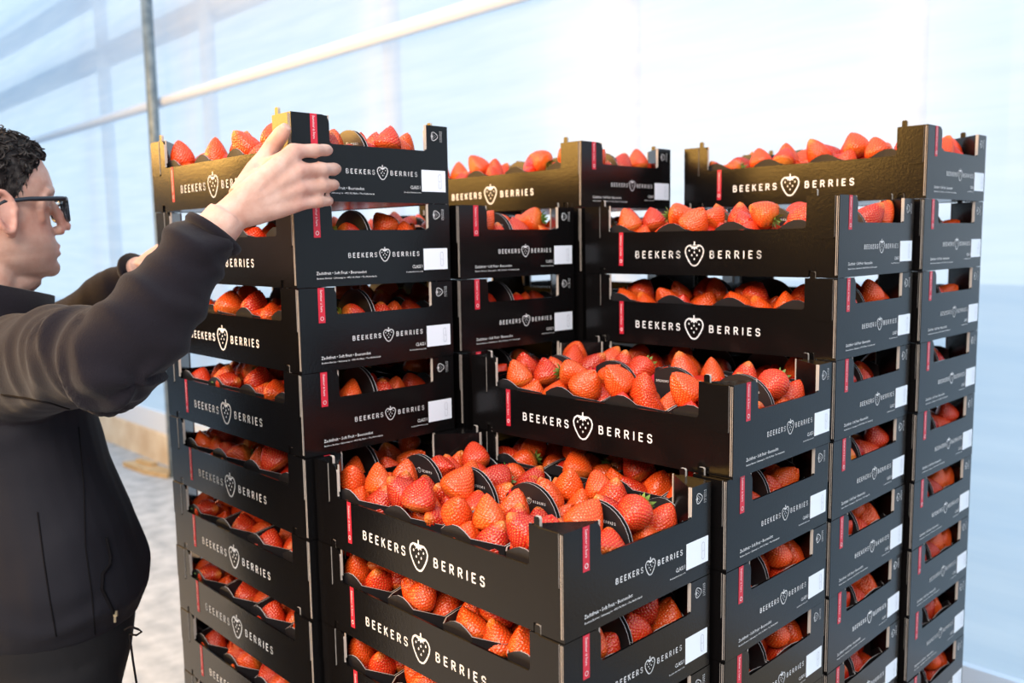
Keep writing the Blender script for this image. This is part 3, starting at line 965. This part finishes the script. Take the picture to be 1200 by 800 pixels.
def body_parts():
    mb = MB()
    # head
    rings = []
    for r in ROWS:
        rings.append([hw(*head_pt(2 * math.pi * k / 48, r[0])) for k in range(48)])
    loft(mb, rings)
    T = lambda pts, rad: mb.tube([hw(*p) for p in pts], [q * HS for q in rad], 12)
    # nose, brow, lips, cheek, chin
    T([(.080, 0, .012), (.092, 0, -.006), (.0995, 0, -.024), (.1055, 0, -.038), (.1045, 0, -.044)], [.0085, .0085, .0095, .0108, .0095])
    for s in (-1, 1):
        ball(mb, hw(.094, s * .0125, -.0445), .0088 * HS, 8)
        T([(.086, s * .008, .019), (.0835, s * .026, .024), (.073, s * .046, .020)], [.008, .0085, .007])
        T([(.081, s * .018, -.001), (.0795, s * .030, .0075), (.0725, s * .045, .0015)], [.0035, .004, .003])
        T([(.081, s * .018, -.004), (.078, s * .031, -.0085), (.0715, s * .045, -.003)], [.0035, .004, .003])
        # ear
        e = (.002, s * .0755, -.012)
        el = [(e[0] + .018 * math.cos(a) * (1 - .25 * (math.sin(a) < 0)) - .004 * math.sin(a), e[1] + s * (.0105 - .0055 * math.cos(a)), e[2] + .033 * math.sin(a)) for a in [2 * math.pi * q / 16 for q in range(17)]]
        T(el, [.0048] * 17)
        ball(mb, hw(e[0], e[1] + s * .001, e[2]), .016 * HS, 8, (1.0, .42, 1.8), (HX, HY, HZ))
        T([(.073, s * .044, .020), (.065, s * .0505, .006), (.060, s * .052, -.010), (.062, s * .046, -.024), (.065, s * .036, -.030)], [.006, .0065, .007, .007, .006])
        ball(mb, hw(e[0] + .006, e[1] + s * .003, e[2] - .034), .0085 * HS, 8, (1, .7, 1.1), (HX, HY, HZ))
    T([(.083, -.021, -.0735), (.089, -.008, -.0705), (.0895, 0, -.0715), (.089, .008, -.0705), (.083, .021, -.0735)], [.002, .0048, .0050, .0048, .002])
    T([(.082, -.020, -.079), (.0875, -.009, -.0835), (.0885, 0, -.084), (.0875, .009, -.0835), (.082, .020, -.079)], [.002, .005, .0056, .005, .002])
    ball(mb, hw(.074, 0, -.107), .0165 * HS, 10)
    # neck
    mb.tube([hw(-.022, 0, -.035), hw(-.020, 0, -.095), NECK + Vector((0, 0, .03)), NECK - Vector((0, 0, .06))], [.050, .053, .060, .060], 24)
    mb.tube([hw(.050, 0, -.112), hw(.012, 0, -.125), NECK + BF * .03 + Vector((0, 0, .03))], [.024, .038, .048], 16)
    # trunk and legs, inside the clothes
    loft(mb, [ring((-.43, -.262), .10, .08, .93), ring((-.41, -.25), .13, .095, 1.05), ring((-.425, -.26), .15, .11, 1.2), ring((-.447, -.275), .165, .105, 1.36), ring((-.455, -.283), .12, .08, 1.40), ring((-.458, -.286), .06, .055, 1.46)])
    for s in (-1, 1):
        hip = Vector((-.475, -.266, .97)) + BR * (.095 * s)
        kn = Vector((-.48, -.258, .52)) + BR * (.115 * s); an = Vector((-.495, -.29, .09)) + BR * (.13 * s)
        mb.tube([hip, lerp(hip, kn, .5), kn, lerp(kn, an, .35), an, an - Vector((0, 0, .06))], [.065, .062, .050, .050, .038, .038], 16)
        mb.tube([an + Vector((0, 0, -.045)), an + BF * .09 + Vector((0, 0, -.05)), an + BF * .15 + Vector((0, 0, -.055))], [.033, .032, .022], 12)
    # arms
    mb.tube([NECK + BR * .10 - Vector((0, 0, .12)), SR, lerp(SR, ER, .5), ER, lerp(ER, WR, .35), lerp(ER, WR, .8), WR], [.045, .050, .046, .041, .040, .029, .0275], 16)
    mb.tube([NECK - BR * .10 - Vector((0, 0, .12)), SL, lerp(SL, EL, .5), EL, lerp(EL, WL, .35), lerp(EL, WL, .8), WL], [.05, .058, .048, .041, .040, .029, .027], 16)
    # right hand round the crate corner
    fingers(mb, WR, [(.0145, -.0240, 1.7250), (.0155, -.0185, 1.6990), (.0145, -.0165, 1.6750), (.0130, -.0180, 1.6530)],
            [(-.0055, .0465, 1.7325), (-.0055, .0600, 1.7065), (-.0055, .0560, 1.6835), (-.0055, .0450, 1.6600)], Vector((1, 0.2, 0)),
            [(-.022, -.088, 1.662), (-.044, -.050, 1.704), (-.036, -.026, 1.739), (-.0095, -.0185, 1.7630)], 1)
    # left hand on the far end of the crate below
    fingers(mb, WL, [(-.548, .048, 1.612), (-.550, .058, 1.594), (-.549, .060, 1.575), (-.547, .056, 1.558)],
            [(-.530, .125, 1.622), (-.530, .140, 1.600), (-.530, .136, 1.577), (-.530, .120, 1.556)], Vector((-1, 0.2, 0)),
            [(-.560, .008, 1.576), (-.556, .034, 1.598), (-.550, .062, 1.612), (-.540, .090, 1.618)], -1)
    return mb

def remeshed(mb, voxel, smooth_it, m, name):
    me = mb.mesh(name, m)
    o = bpy.data.objects.new(name, me); COL.objects.link(o)
    r = o.modifiers.new('r', 'REMESH'); r.mode = 'VOXEL'; r.voxel_size = voxel; r.use_smooth_shade = True
    s = o.modifiers.new('s', 'SMOOTH'); s.iterations = smooth_it; s.factor = 0.5
    bpy.context.view_layer.update()
    dg = bpy.context.evaluated_depsgraph_get()
    out = bpy.data.meshes.new_from_object(o.evaluated_get(dg))
    bpy.data.objects.remove(o)
    out.name = name
    out.materials.clear(); out.materials.append(m)
    out.polygons.foreach_set('use_smooth', [True] * len(out.polygons))
    return out
def verts_of(me):
    v = np.empty(len(me.vertices) * 3); me.vertices.foreach_get('co', v); v = v.reshape(-1, 3)
    n = np.empty(len(me.vertices) * 3); me.vertex_normals.foreach_get('vector', n); n = n.reshape(-1, 3)
    return v, n

body_me = remeshed(body_parts(), 0.0031, 4, M['skin'], 'person')
bv, bn = verts_of(body_me)
hl = (bv - np.array(HC)) / HS
hx_, hy_, hz_ = hl @ np.array(HX), hl @ np.array(HY), hl @ np.array(HZ)
onhead = (np.abs(hx_) < .15) & (np.abs(hy_) < .11) & (hz_ > -.15)
lip = onhead * np.exp(-((hz_ + .0775) / .009) ** 2) * np.exp(-(hy_ / .018) ** 2) * (hx_ > .07) * .7
cheek = onhead * np.exp(-((hz_ + .035) / .02) ** 2 - ((np.abs(hy_) - .045) / .02) ** 2) * (hx_ > .02) * .25
nose = onhead * (hx_ > .095) * .35
ear = onhead * (np.abs(hy_) > .078) * .3
brow_ = onhead * np.exp(-((hz_ - .0235 - .004 * np.sin((np.abs(hy_) - .01) * 60)) / .0035) ** 2) * ((np.abs(hy_) > .010) & (np.abs(hy_) < .047) & (hx_ > .05)) * .75
stub = brow_ + onhead * np.clip((-.048 - hz_) / .02, 0, 1) * np.clip((hx_ + .01) / .03, 0, 1) * .42 * (1 - np.clip(lip * 2, 0, 1))
knk = np.zeros(len(bv))
for p in ((.0145, -.024, 1.725), (.0155, -.0185, 1.699), (.0145, -.0165, 1.675), (.013, -.018, 1.653)):
    knk = np.maximum(knk, .35 * np.exp(-((bv - np.array(p)) ** 2).sum(1) / .015 ** 2))
tone = np.zeros((len(bv), 4), np.float32); tone[:, 3] = 1
tone[:, 0] = np.clip(lip + cheek + nose + ear + knk, 0, 1); tone[:, 1] = stub
ca = body_me.color_attributes.new('tone', 'FLOAT_COLOR', 'POINT'); ca.data.foreach_set('color', tone.ravel())
FEET = Vector((-0.495, -0.27, 0.0))
bv2 = bv - np.array(FEET)
body_me.vertices.foreach_set('co', bv2.ravel()); body_me.update()
person = link('person', body_me, None, FEET)
tag(person, 'man in dark fleece jacket and glasses gripping the top crate of the left stack', 'person')
def wear(name, me, parent=person):
    """child built in world coordinates"""
    v, _ = verts_of(me)
    off = np.array(FEET)
    me.vertices.foreach_set('co', (v - off).ravel()); me.update()
    o = bpy.data.objects.new(name, me); COL.objects.link(o); o.parent = parent
    return o

# jacket
mb = MB()
loft(mb, [ring((-.426, -.256), .160, .122, .968), ring((-.422, -.252), .180, .138, .985), ring((-.415, -.247), .192, .148, 1.03), ring((-.414, -.247), .194, .148, 1.075), ring((-.422, -.254), .188, .138, 1.16),
          ring((-.436, -.266), .184, .130, 1.24), ring((-.446, -.273), .190, .126, 1.32), ring((-.450, -.278), .200, .132, 1.39), ring((-.455, -.283), .170, .112, 1.425), ring((-.458, -.285), .125, .092, 1.46), ring((-.458, -.284), .080, .080, 1.49)])
mb.tube([NECK + BR * .09 - Vector((0, 0, .115)), lerp(NECK, SR, .75) - Vector((0, 0, .035)), SR - Vector((0, 0, .01)), lerp(SR, ER, .35), lerp(SR, ER, .7), ER, lerp(ER, WR, .22) , lerp(ER, WR, .5), lerp(ER, WR, .72), lerp(ER, WR, .86)],
        [.085, .086, .084, .078, .072, .068, .063, .056, .048, .0405], 24)
mb.tube([NECK - BR * .09 - Vector((0, 0, .085)), lerp(NECK, SL, .75) - Vector((0, 0, .03)), SL - Vector((0, 0, .01)), lerp(SL, EL, .5), EL, lerp(EL, WL, .35), lerp(EL, WL, .7), lerp(EL, WL, .93)],
        [.09, .09, .085, .072, .064, .056, .050, .040], 24)
jk = remeshed(mb, 0.0060, 7, M['fleece'], 'jacket')
v, n_ = verts_of(jk)
def seg_t(p, a, b_):
    a, b_ = np.array(a), np.array(b_); d = b_ - a
    t = np.clip(((p - a) @ d) / (d @ d), 0, 1)
    return t, np.sqrt(((p - a - t[:, None] * d) ** 2).sum(1))
tu, du = seg_t(v, SR, ER); tf, df = seg_t(v, ER, WR)
tl, dl = seg_t(v, EL, WL)
arm = np.clip(1.4 - np.minimum(du, df) / .075, 0, 1)
s1 = np.where(du < df, tu * .33, .33 + tf * .24)
ax_u = np.arctan2((v - np.array(SR)) @ np.array((0, 0, 1.)), (v - np.array(SR)) @ np.array((.1, -1., 0)))
g = np.random.default_rng(3)
def fold(x, sharp=2.2): return (0.5 + 0.5 * np.sin(x)) ** sharp
wob = 1.3 * np.sin(v[:, 0] * 17 + v[:, 2] * 23) + 0.9 * np.sin(v[:, 1] * 31 - v[:, 2] * 19)
near_el = np.exp(-((s1 - .30) / .11) ** 2)
msk = np.clip(.55 + .7 * np.sin(v[:, 0] * 29 + 1.7) * np.sin(v[:, 2] * 37 + v[:, 1] * 21), 0.1, 1.2)
disp = arm * (0.0180 * msk * fold(s1 * 135 + 3.0 * np.sin(ax_u * 1.0 + .6) + wob * 1.5, 1.8) * (0.35 + 0.9 * near_el) + 0.014 * fold(s1 * 37 - 2.4 * ax_u + wob, 3) + 0.006 * np.exp(-((s1 - .50) / .05) ** 2) * fold(s1 * 150 + ax_u))
tor = 1 - arm
disp += tor * (0.006 * fold(v[:, 2] * 24 + v[:, 0] * 14 + wob, 2.5) + 0.006 * fold((v @ np.array(BR)) * 38 + v[:, 2] * 9 + wob * .7, 3) * np.clip((1.38 - v[:, 2]) / .1, 0, 1) - 0.004)
larm = np.clip(1.4 - dl / .065, 0, 1)
disp += larm * .005 * fold(tl * 19 + wob, 2)
disp -= .009 * np.clip(arm + larm, 0, 1) + .001
v2 = v + n_ * disp[:, None]
v2[:, 2] += tor * 0
jk.vertices.foreach_set('co', v2.ravel()); jk.update()
# lower panels of the jacket are a smoother black cloth
jk.materials.append(M['shell'])
cen = np.empty(len(jk.polygons) * 3); jk.polygons.foreach_get('center', cen); cen = cen.reshape(-1, 3)
_, d1 = seg_t(cen, SR, ER); _, d2 = seg_t(cen, ER, WR); _, d3 = seg_t(cen, EL, WL); _, d4 = seg_t(cen, SL, EL)
low = (cen[:, 2] < 1.385 + 0.03 * np.sin(cen[:, 0] * 9)) & (np.minimum(np.minimum(d1, d2), np.minimum(d3, d4)) > .098)
jk.polygons.foreach_set('material_index', low.astype(np.int32))
jv = v2.copy(); jf = [tuple(p.vertices) for p in jk.polygons]
jtree = BVHTree.FromPolygons(jv.tolist(), jf)
jacket = wear('jacket', jk)
jacket['label'] = 'dark brown-black fleece jacket with smooth black lower panels'
def on_jacket(px, py, lift=0.001):
    d = (FW + RT * ((px - 600) / FPX) - UP * ((py - 400) / FPX)).normalized()
    p, nn, _, _ = jtree.ray_cast(CAM, d, 3.0)
    return None if p is None else p + nn * lift
def seam(name, pts, r, m, parent=jacket, lift=0.0005):
    q = []
    for (x0, y0), (x1, y1) in zip(pts[:-1], pts[1:]):
        for t in range(6): q.append(on_jacket(x0 + (x1 - x0) * t / 6, y0 + (y1 - y0) * t / 6, lift))
    q.append(on_jacket(*pts[-1], lift))
    q = [p for p in q if p is not None]
    if len(q) < 2: return None
    mb = MB(); mb.tube(q, r, 6)
    return wear(name, mb.mesh(name, m, True), parent)
seam('yoke_seam', [(2, 462), (30, 466), (60, 472), (85, 480)], .0014, M['seam'])
seam('panel_seam', [(44, 600), (52, 660), (58, 700), (66, 745)], .0012, M['seam'])
seam('panel_seam', [(92, 500), (98, 570), (100, 640), (108, 700), (112, 750)], .0012, M['seam'])
seam('pocket_zip', [(124, 630), (129, 652), (128, 662), (120, 672), (119, 690), (127, 706), (133, 718)], .0028, M['seam'], lift=.001)
p0 = on_jacket(134, 717, .003)
if p0 is not None:
    mb = MB()
    mb.box(-.003, .003, -.002, .002, -.005, .004)
    mb.box(-.0018, .0018, -.0028, -.0008, -.014, -.004)
    me = mb.mesh('zip_pull', M['zip'])
    vv, _ = verts_of(me)
    R_ = np.array(Matrix((RT, -FW, UP)).transposed().to_3x3())
    me.vertices.foreach_set('co', (vv @ (R_ * np.array([1, -1, 1])).T + np.array(p0)).ravel()); me.update()
    wear('zip_pull', me, jacket)
# collar and cuffs
mb = MB()
outer, inner = [], []
for z, w, f, c in ((1.435, .110, .100, 0), (1.470, .088, .096, .004), (1.505, .080, .096, .010), (1.540, .080, .099, .012)):
    outer.append(ring((NECK.x + BF.x * c, NECK.y + BF.y * c), w, f, z, 36, tilt=-.26, shift=False))
for z, w, f, c in ((1.541, .074, .093, .012), (1.505, .073, .089, .010), (1.46, .078, .084, .004)):
    inner.append(ring((NECK.x + BF.x * c, NECK.y + BF.y * c), w, f, z, 36, tilt=-.26, shift=False))
loft(mb, outer + inner)
mb.f = mb.f[:-2]; mb.m = mb.m[:-2]
wear('collar', mb.mesh('collar', M['fleece'], True), jacket)
for a, b_, r, t0, t1 in ((ER, WR, .0405, .83, .885), (EL, WL, .0395, .90, .96)):
    mb = MB()
    mb.tube([lerp(a, b_, t0), lerp(a, b_, (t0 + t1) / 2), lerp(a, b_, t1), lerp(a, b_, t1), lerp(a, b_, t0 + .01)], [r - .003, r + .0012, r + .0006, r - .004, r - .006], 24)
    wear('cuff', mb.mesh('cuff', M['fleece'], True), jacket)
# drawstring at the hem
d0 = at(150, 738, 1.30)
mb = MB()
mb.tube([at(146, 738, 1.30), at(153, 734, 1.295), at(162, 737, 1.29), at(166, 740, 1.29), at(160, 744, 1.29), at(152, 743, 1.295), at(153, 752, 1.295), at(156, 775, 1.295), at(160, 800, 1.295)], .0017, 6)
wear('drawstring', mb.mesh('drawstring', M['seam'], True), jacket)
# trousers and shoes
mb = MB()
loft(mb, [ring((-.43, -.262), .150, .115, .84), ring((-.425, -.258), .172, .132, .92), ring((-.420, -.252), .172, .136, .99), ring((-.420, -.252), .165, .13, 1.01)])
for s in (-1, 1):
    hip = Vector((-.475, -.266, .93)) + BR * (.090 * s); kn = Vector((-.48, -.258, .52)) + BR * (.115 * s); an = Vector((-.495, -.29, .085)) + BR * (.13 * s)
    mb.tube([hip, lerp(hip, kn, .35), lerp(hip, kn, .7), kn, lerp(kn, an, .4), an], [.10, .098, .085, .076, .072, .068], 20)
tr_me = remeshed(mb, 0.009, 4, M['trouser'], 'trousers')
wear('trousers', tr_me)
for s in (-1, 1):
    an = Vector((-.495, -.29, .0)) + BR * (.13 * s)
    mb = MB()
    rings = []
    for t, w, h in ((-.075, .025, .055), (-.06, .036, .075), (-.01, .040, .095), (.05, .043, .085), (.10, .048, .060), (.16, .047, .050), (.20, .036, .038), (.215, .018, .022)):
        c = an + BF * t
        rr = []
        for k in range(20):
            a = 2 * math.pi * k / 20
            rr.append(c + BR * (w * math.cos(a)) + Vector((0, 0, max(0.0, h / 2 + h / 2 * math.sin(a) * 1.0))))
        rings.append(rr)
    loft(mb, rings)
    wear('shoe', mb.mesh('shoe', M['leather'], True))
# glasses
gl_mb = MB()
G = lambda pts, r, seg=8: gl_mb.tube([hw(*p) for p in pts], [q * HS for q in r] if hasattr(r, '__len__') else r * HS, seg)
lens_rings = []
for s in (-1, 1):
    o = []
    for k in range(20):
        a = 2 * math.pi * k / 20
        y = .034 + .0255 * math.copysign(abs(math.cos(a)) ** .62, math.cos(a)); z = -.010 + .0185 * math.copysign(abs(math.sin(a)) ** .7, math.sin(a))
        o.append((.1065 - 2.6 * (y - .008) ** 2, s * y, z))
    lens_rings.append(o)
    G(o + [o[0], o[1]], .0028)
    G([(.1065 - 2.6 * .0025, s * .058, .006), (.0935, s * .067, .007), (.082, s * .0725, .0075), (.04, s * .0775, .008), (.004, s * .080, .005), (-.012, s * .0795, -.004), (-.022, s * .078, -.018)], [.0030, .0044, .0040, .0036, .0032, .0030, .002])
    G([(.1065 - 2.6 * .0006, s * .030, .0085), (.0985, s * .060, .0085)], .0028)
G([(.102, -.0085, -.001), (.1045, 0, .001), (.102, .0085, -.001)], .0024)
glasses = wear('eyeglasses', gl_mb.mesh('eyeglasses', M['frame'], True))
glasses['label'] = 'blue-black framed eyeglasses'
for o in lens_rings:
    mb = MB()
    mb.poly([hw(*p) for p in o]); mb.poly([hw(p[0] - .0012, p[1], p[2]) for p in reversed(o)])
    wear('lens', mb.mesh('lens', M['lens']), glasses)
# eyes
for s in (-1, 1):
    mb = MB(); ball(mb, hw(.0662, s * .0325, -.001), .0115 * HS, 10)
    e = wear('eye', mb.mesh('eye', M['eye'], True))
    mb = MB(); ball(mb, hw(.0735, s * .0325, -.002), .0056 * HS, 8)
    wear('iris', mb.mesh('iris', M['iris'], True), e)
# hair: close cap with curls on top
g = random.Random(11)
mb = MB()
def hairline(a):
    """lowest hair height at angle a"""
    d = abs((math.degrees(a) + 180) % 360 - 180)
    pts = [(0, .078), (25, .074), (45, .066), (58, .052), (70, .022), (80, -.004), (88, -.012), (97, .018), (110, .012), (125, -.04), (180, -.06)]
    for (d0_, z0), (d1_, z1) in zip(pts[:-1], pts[1:]):
        if d <= d1_: return z0 + (z1 - z0) * (d - d0_) / (d1_ - d0_)
    return -.06
NA, NZ = 72, 16
i0 = len(mb.v)
for j in range(NZ + 1):
    for k in range(NA):
        a = 2 * math.pi * k / NA
        z0 = hairline(a)
        z = z0 + (.116 - z0) * (j / NZ) ** .9
        x, y, z = head_pt(a, z)
        th = .0008 if j == 0 else .0025 + .006 * min(1, max(0, (z - .05) / .05)) + g.uniform(-.0008, .0014)
        q = Vector((x + .005, y, z - .02)).normalized()
        mb.v.append(tuple(hw(x + q.x * th, y + q.y * th, z + q.z * th)))
for j in range(NZ):
    for k in range(NA):
        k2 = (k + 1) % NA
        mb.f.append((i0 + j * NA + k, i0 + j * NA + k2, i0 + (j + 1) * NA + k2, i0 + (j + 1) * NA + k)); mb.m.append(0)
mb.f.append(tuple(i0 + NZ * NA + k for k in range(NA))); mb.m.append(0)
for q in range(620):
    a = g.uniform(-math.pi, math.pi)
    z = g.uniform(.070, .116) if g.random() < .8 else g.uniform(.05, .08)
    if z < hairline(a): continue
    x, y, z = head_pt(a, z)
    nrm = Vector((x + .01, y, (z - .01) * 1.2)).normalized()
    t1 = nrm.cross(Vector((g.uniform(-1, 1), g.uniform(-1, 1), g.uniform(-1, 1)))).normalized(); t2 = nrm.cross(t1)
    rad = g.uniform(.004, .0085); turns = g.uniform(.8, 1.7); hgt = g.uniform(.004, .016)
    ph = g.uniform(0, 6.28)
    pts = []
    for k in range(11):
        s = k / 10
        an_ = ph + s * turns * 6.283
        c = Vector((x, y, z)) + nrm * (.001 + hgt * s + .004 * math.sin(an_)) + t1 * (rad * math.cos(an_) * (.5 + s)) + t2 * (rad * .6 * math.sin(an_))
        pts.append(hw(*c))
    mb.tube(pts, [.0016, .0018, .0018, .0018, .0017, .0017, .0016, .0015, .0013, .001, .0005], 5)
for q in range(900):
    a = g.uniform(.7, math.pi) * g.choice((-1, 1)); z0 = hairline(a); z = g.uniform(z0 - .003, .075)
    x, y, z = head_pt(a, z)
    nrm = Vector((x, y * 1.3, z * .3)).normalized()
    d_ = (nrm * .35 + Vector((-.5, 0, -.8)) + Vector((g.uniform(-.4, .4), g.uniform(-.3, .3), g.uniform(-.4, .4)))).normalized()
    p = Vector((x, y, z)) + nrm * .001
    mb.tube([hw(*p), hw(*(p + d_ * .006 + nrm * .0015)), hw(*(p + d_ * .012))], [.0009, .0009, .0003], 4)
hair = wear('hair', mb.mesh('hair', M['hair'], True))
hair['label'] = 'short dark curly hair, greying at the side'
# ------------------------------------------------------------------ which berries show: the 300 largest become objects of their own
def visible_counts():
    verts, polys, own = [], [], []
    def add(V, F, idx):
        base = len(verts)
        verts.extend(V)
        polys.extend([tuple(base + k for k in f) for f in F])
        own.extend([idx] * len(F))
    bpy.context.view_layer.update()
    cache = {}
    skip = ('print', 'letter', 'mark', 'stripe', 'tab', 'flap', 'fold_edge', 'wall_', 'outer_', 'rail', 'steel', 'ground', 'floor', 'trim', 'calyx', 'hair', 'lens')
    for o in COL.objects:
        if o.type != 'MESH' or any(k in o.name for k in skip): continue
        me = o.data
        if me.name not in cache:
            v = np.empty(len(me.vertices) * 3); me.vertices.foreach_get('co', v)
            f = [tuple(p.vertices) for p in me.polygons]
            cache[me.name] = (v.reshape(-1, 3), f)
        v, f = cache[me.name]
        if len(f) > 20000: f = f[::1]
        m = np.array(o.matrix_world)
        add((v @ m[:3, :3].T + m[:3, 3]).tolist(), f, -1)
    lo = [berry_shape(100 + k, 10, 7)[0] * BERRY[k][1] for k in range(NVAR)]
    lf = berry_shape(100, 10, 7)[1]
    for i, (kind, m, *_r) in enumerate(BERRIES):
        a = np.array(m)
        add((lo[kind] @ a[:3, :3].T + a[:3, 3]).tolist(), lf, i)
    tree = BVHTree.FromPolygons(verts, polys)
    cnt, sxs = {}, {}
    step = 3
    for py in range(step // 2, 800, step):
        for px in range(step // 2, 1200, step):
            d = (FW + RT * ((px - 600) / FPX) - UP * ((py - 400) / FPX)).normalized()
            _, _, idx, _ = tree.ray_cast(CAM, d, 4.0)
            if idx is None: continue
            k = own[idx]
            if k >= 0:
                cnt[k] = cnt.get(k, 0) + 1
                sxs[k] = sxs.get(k, 0) + px
    return cnt, {k: sxs[k] / cnt[k] for k in cnt}
CNT, SX = visible_counts()
chosen = sorted(CNT, key=lambda k: -CNT[k])[:300]
chosen_set = set(chosen)
by_cell = {}
for k in chosen:
    by_cell.setdefault(BERRIES[k][2:5], []).append(k)
def rank_word(i, n):
    if n == 1: return ''
    if i == 0: return 'leftmost '
    if i == n - 1: return 'rightmost '
    return ORD[i] + '-from-left '
TONE = lambda h: 'dark red' if h < 0.36 else ('bright red' if h < 0.62 else 'orange-red')
for cell, ks in by_cell.items():
    ks.sort(key=lambda k: SX[k])
    (s, lv), row, col = cell
    for i, k in enumerate(ks):
        kind, m = BERRIES[k][:2]
        o = bpy.data.objects.new('strawberry', BERRY[kind][0])
        COL.objects.link(o)
        o.matrix_world = m
        hue = BERRY[kind][5][0][1]
        tag(o, '%s%s strawberry, %s punnet, %s row, %s' % (rank_word(i, len(ks)), TONE(hue), COLN[col], 'front' if row == 0 else 'rear', crate_phrase(s, lv)), 'strawberry', 'strawberries in the punnets')
        zax = m.to_3x3() @ Vector((0, 0, 1))
        if zax.z < 0.62:
            c = link('calyx', CALYX, o, (0, 0, -BERRY[kind][2] * 0.93))
rest = [k for k in range(len(BERRIES)) if k not in chosen_set]
V, F, C = [], [], []
base = 0
for k in rest:
    kind, m = BERRIES[k][:2]
    _, _, _, lv_, lf, lc = BERRY[kind]
    a = np.array(m)
    V.append(lv_ @ a[:3, :3].T + a[:3, 3])
    F += [tuple(base + q for q in f) for f in lf]
    C += lc
    base += len(lv_)
me = bpy.data.meshes.new('strawberry_heap')
me.from_pydata(np.concatenate(V).tolist(), [], F)
ca = me.color_attributes.new('tint', 'FLOAT_COLOR', 'POINT')
ca.data.foreach_set('color', np.array(C, dtype=np.float32).ravel())
me.materials.append(M['berry'])
me.polygons.foreach_set('use_smooth', [True] * len(F))
tag(link('strawberry_heap', me), 'remaining red strawberries lying deeper in all the punnets', 'strawberries', kind='stuff')
print('BERRIES', len(BERRIES), 'visible', len(CNT), 'chosen min', CNT[chosen[-1]])
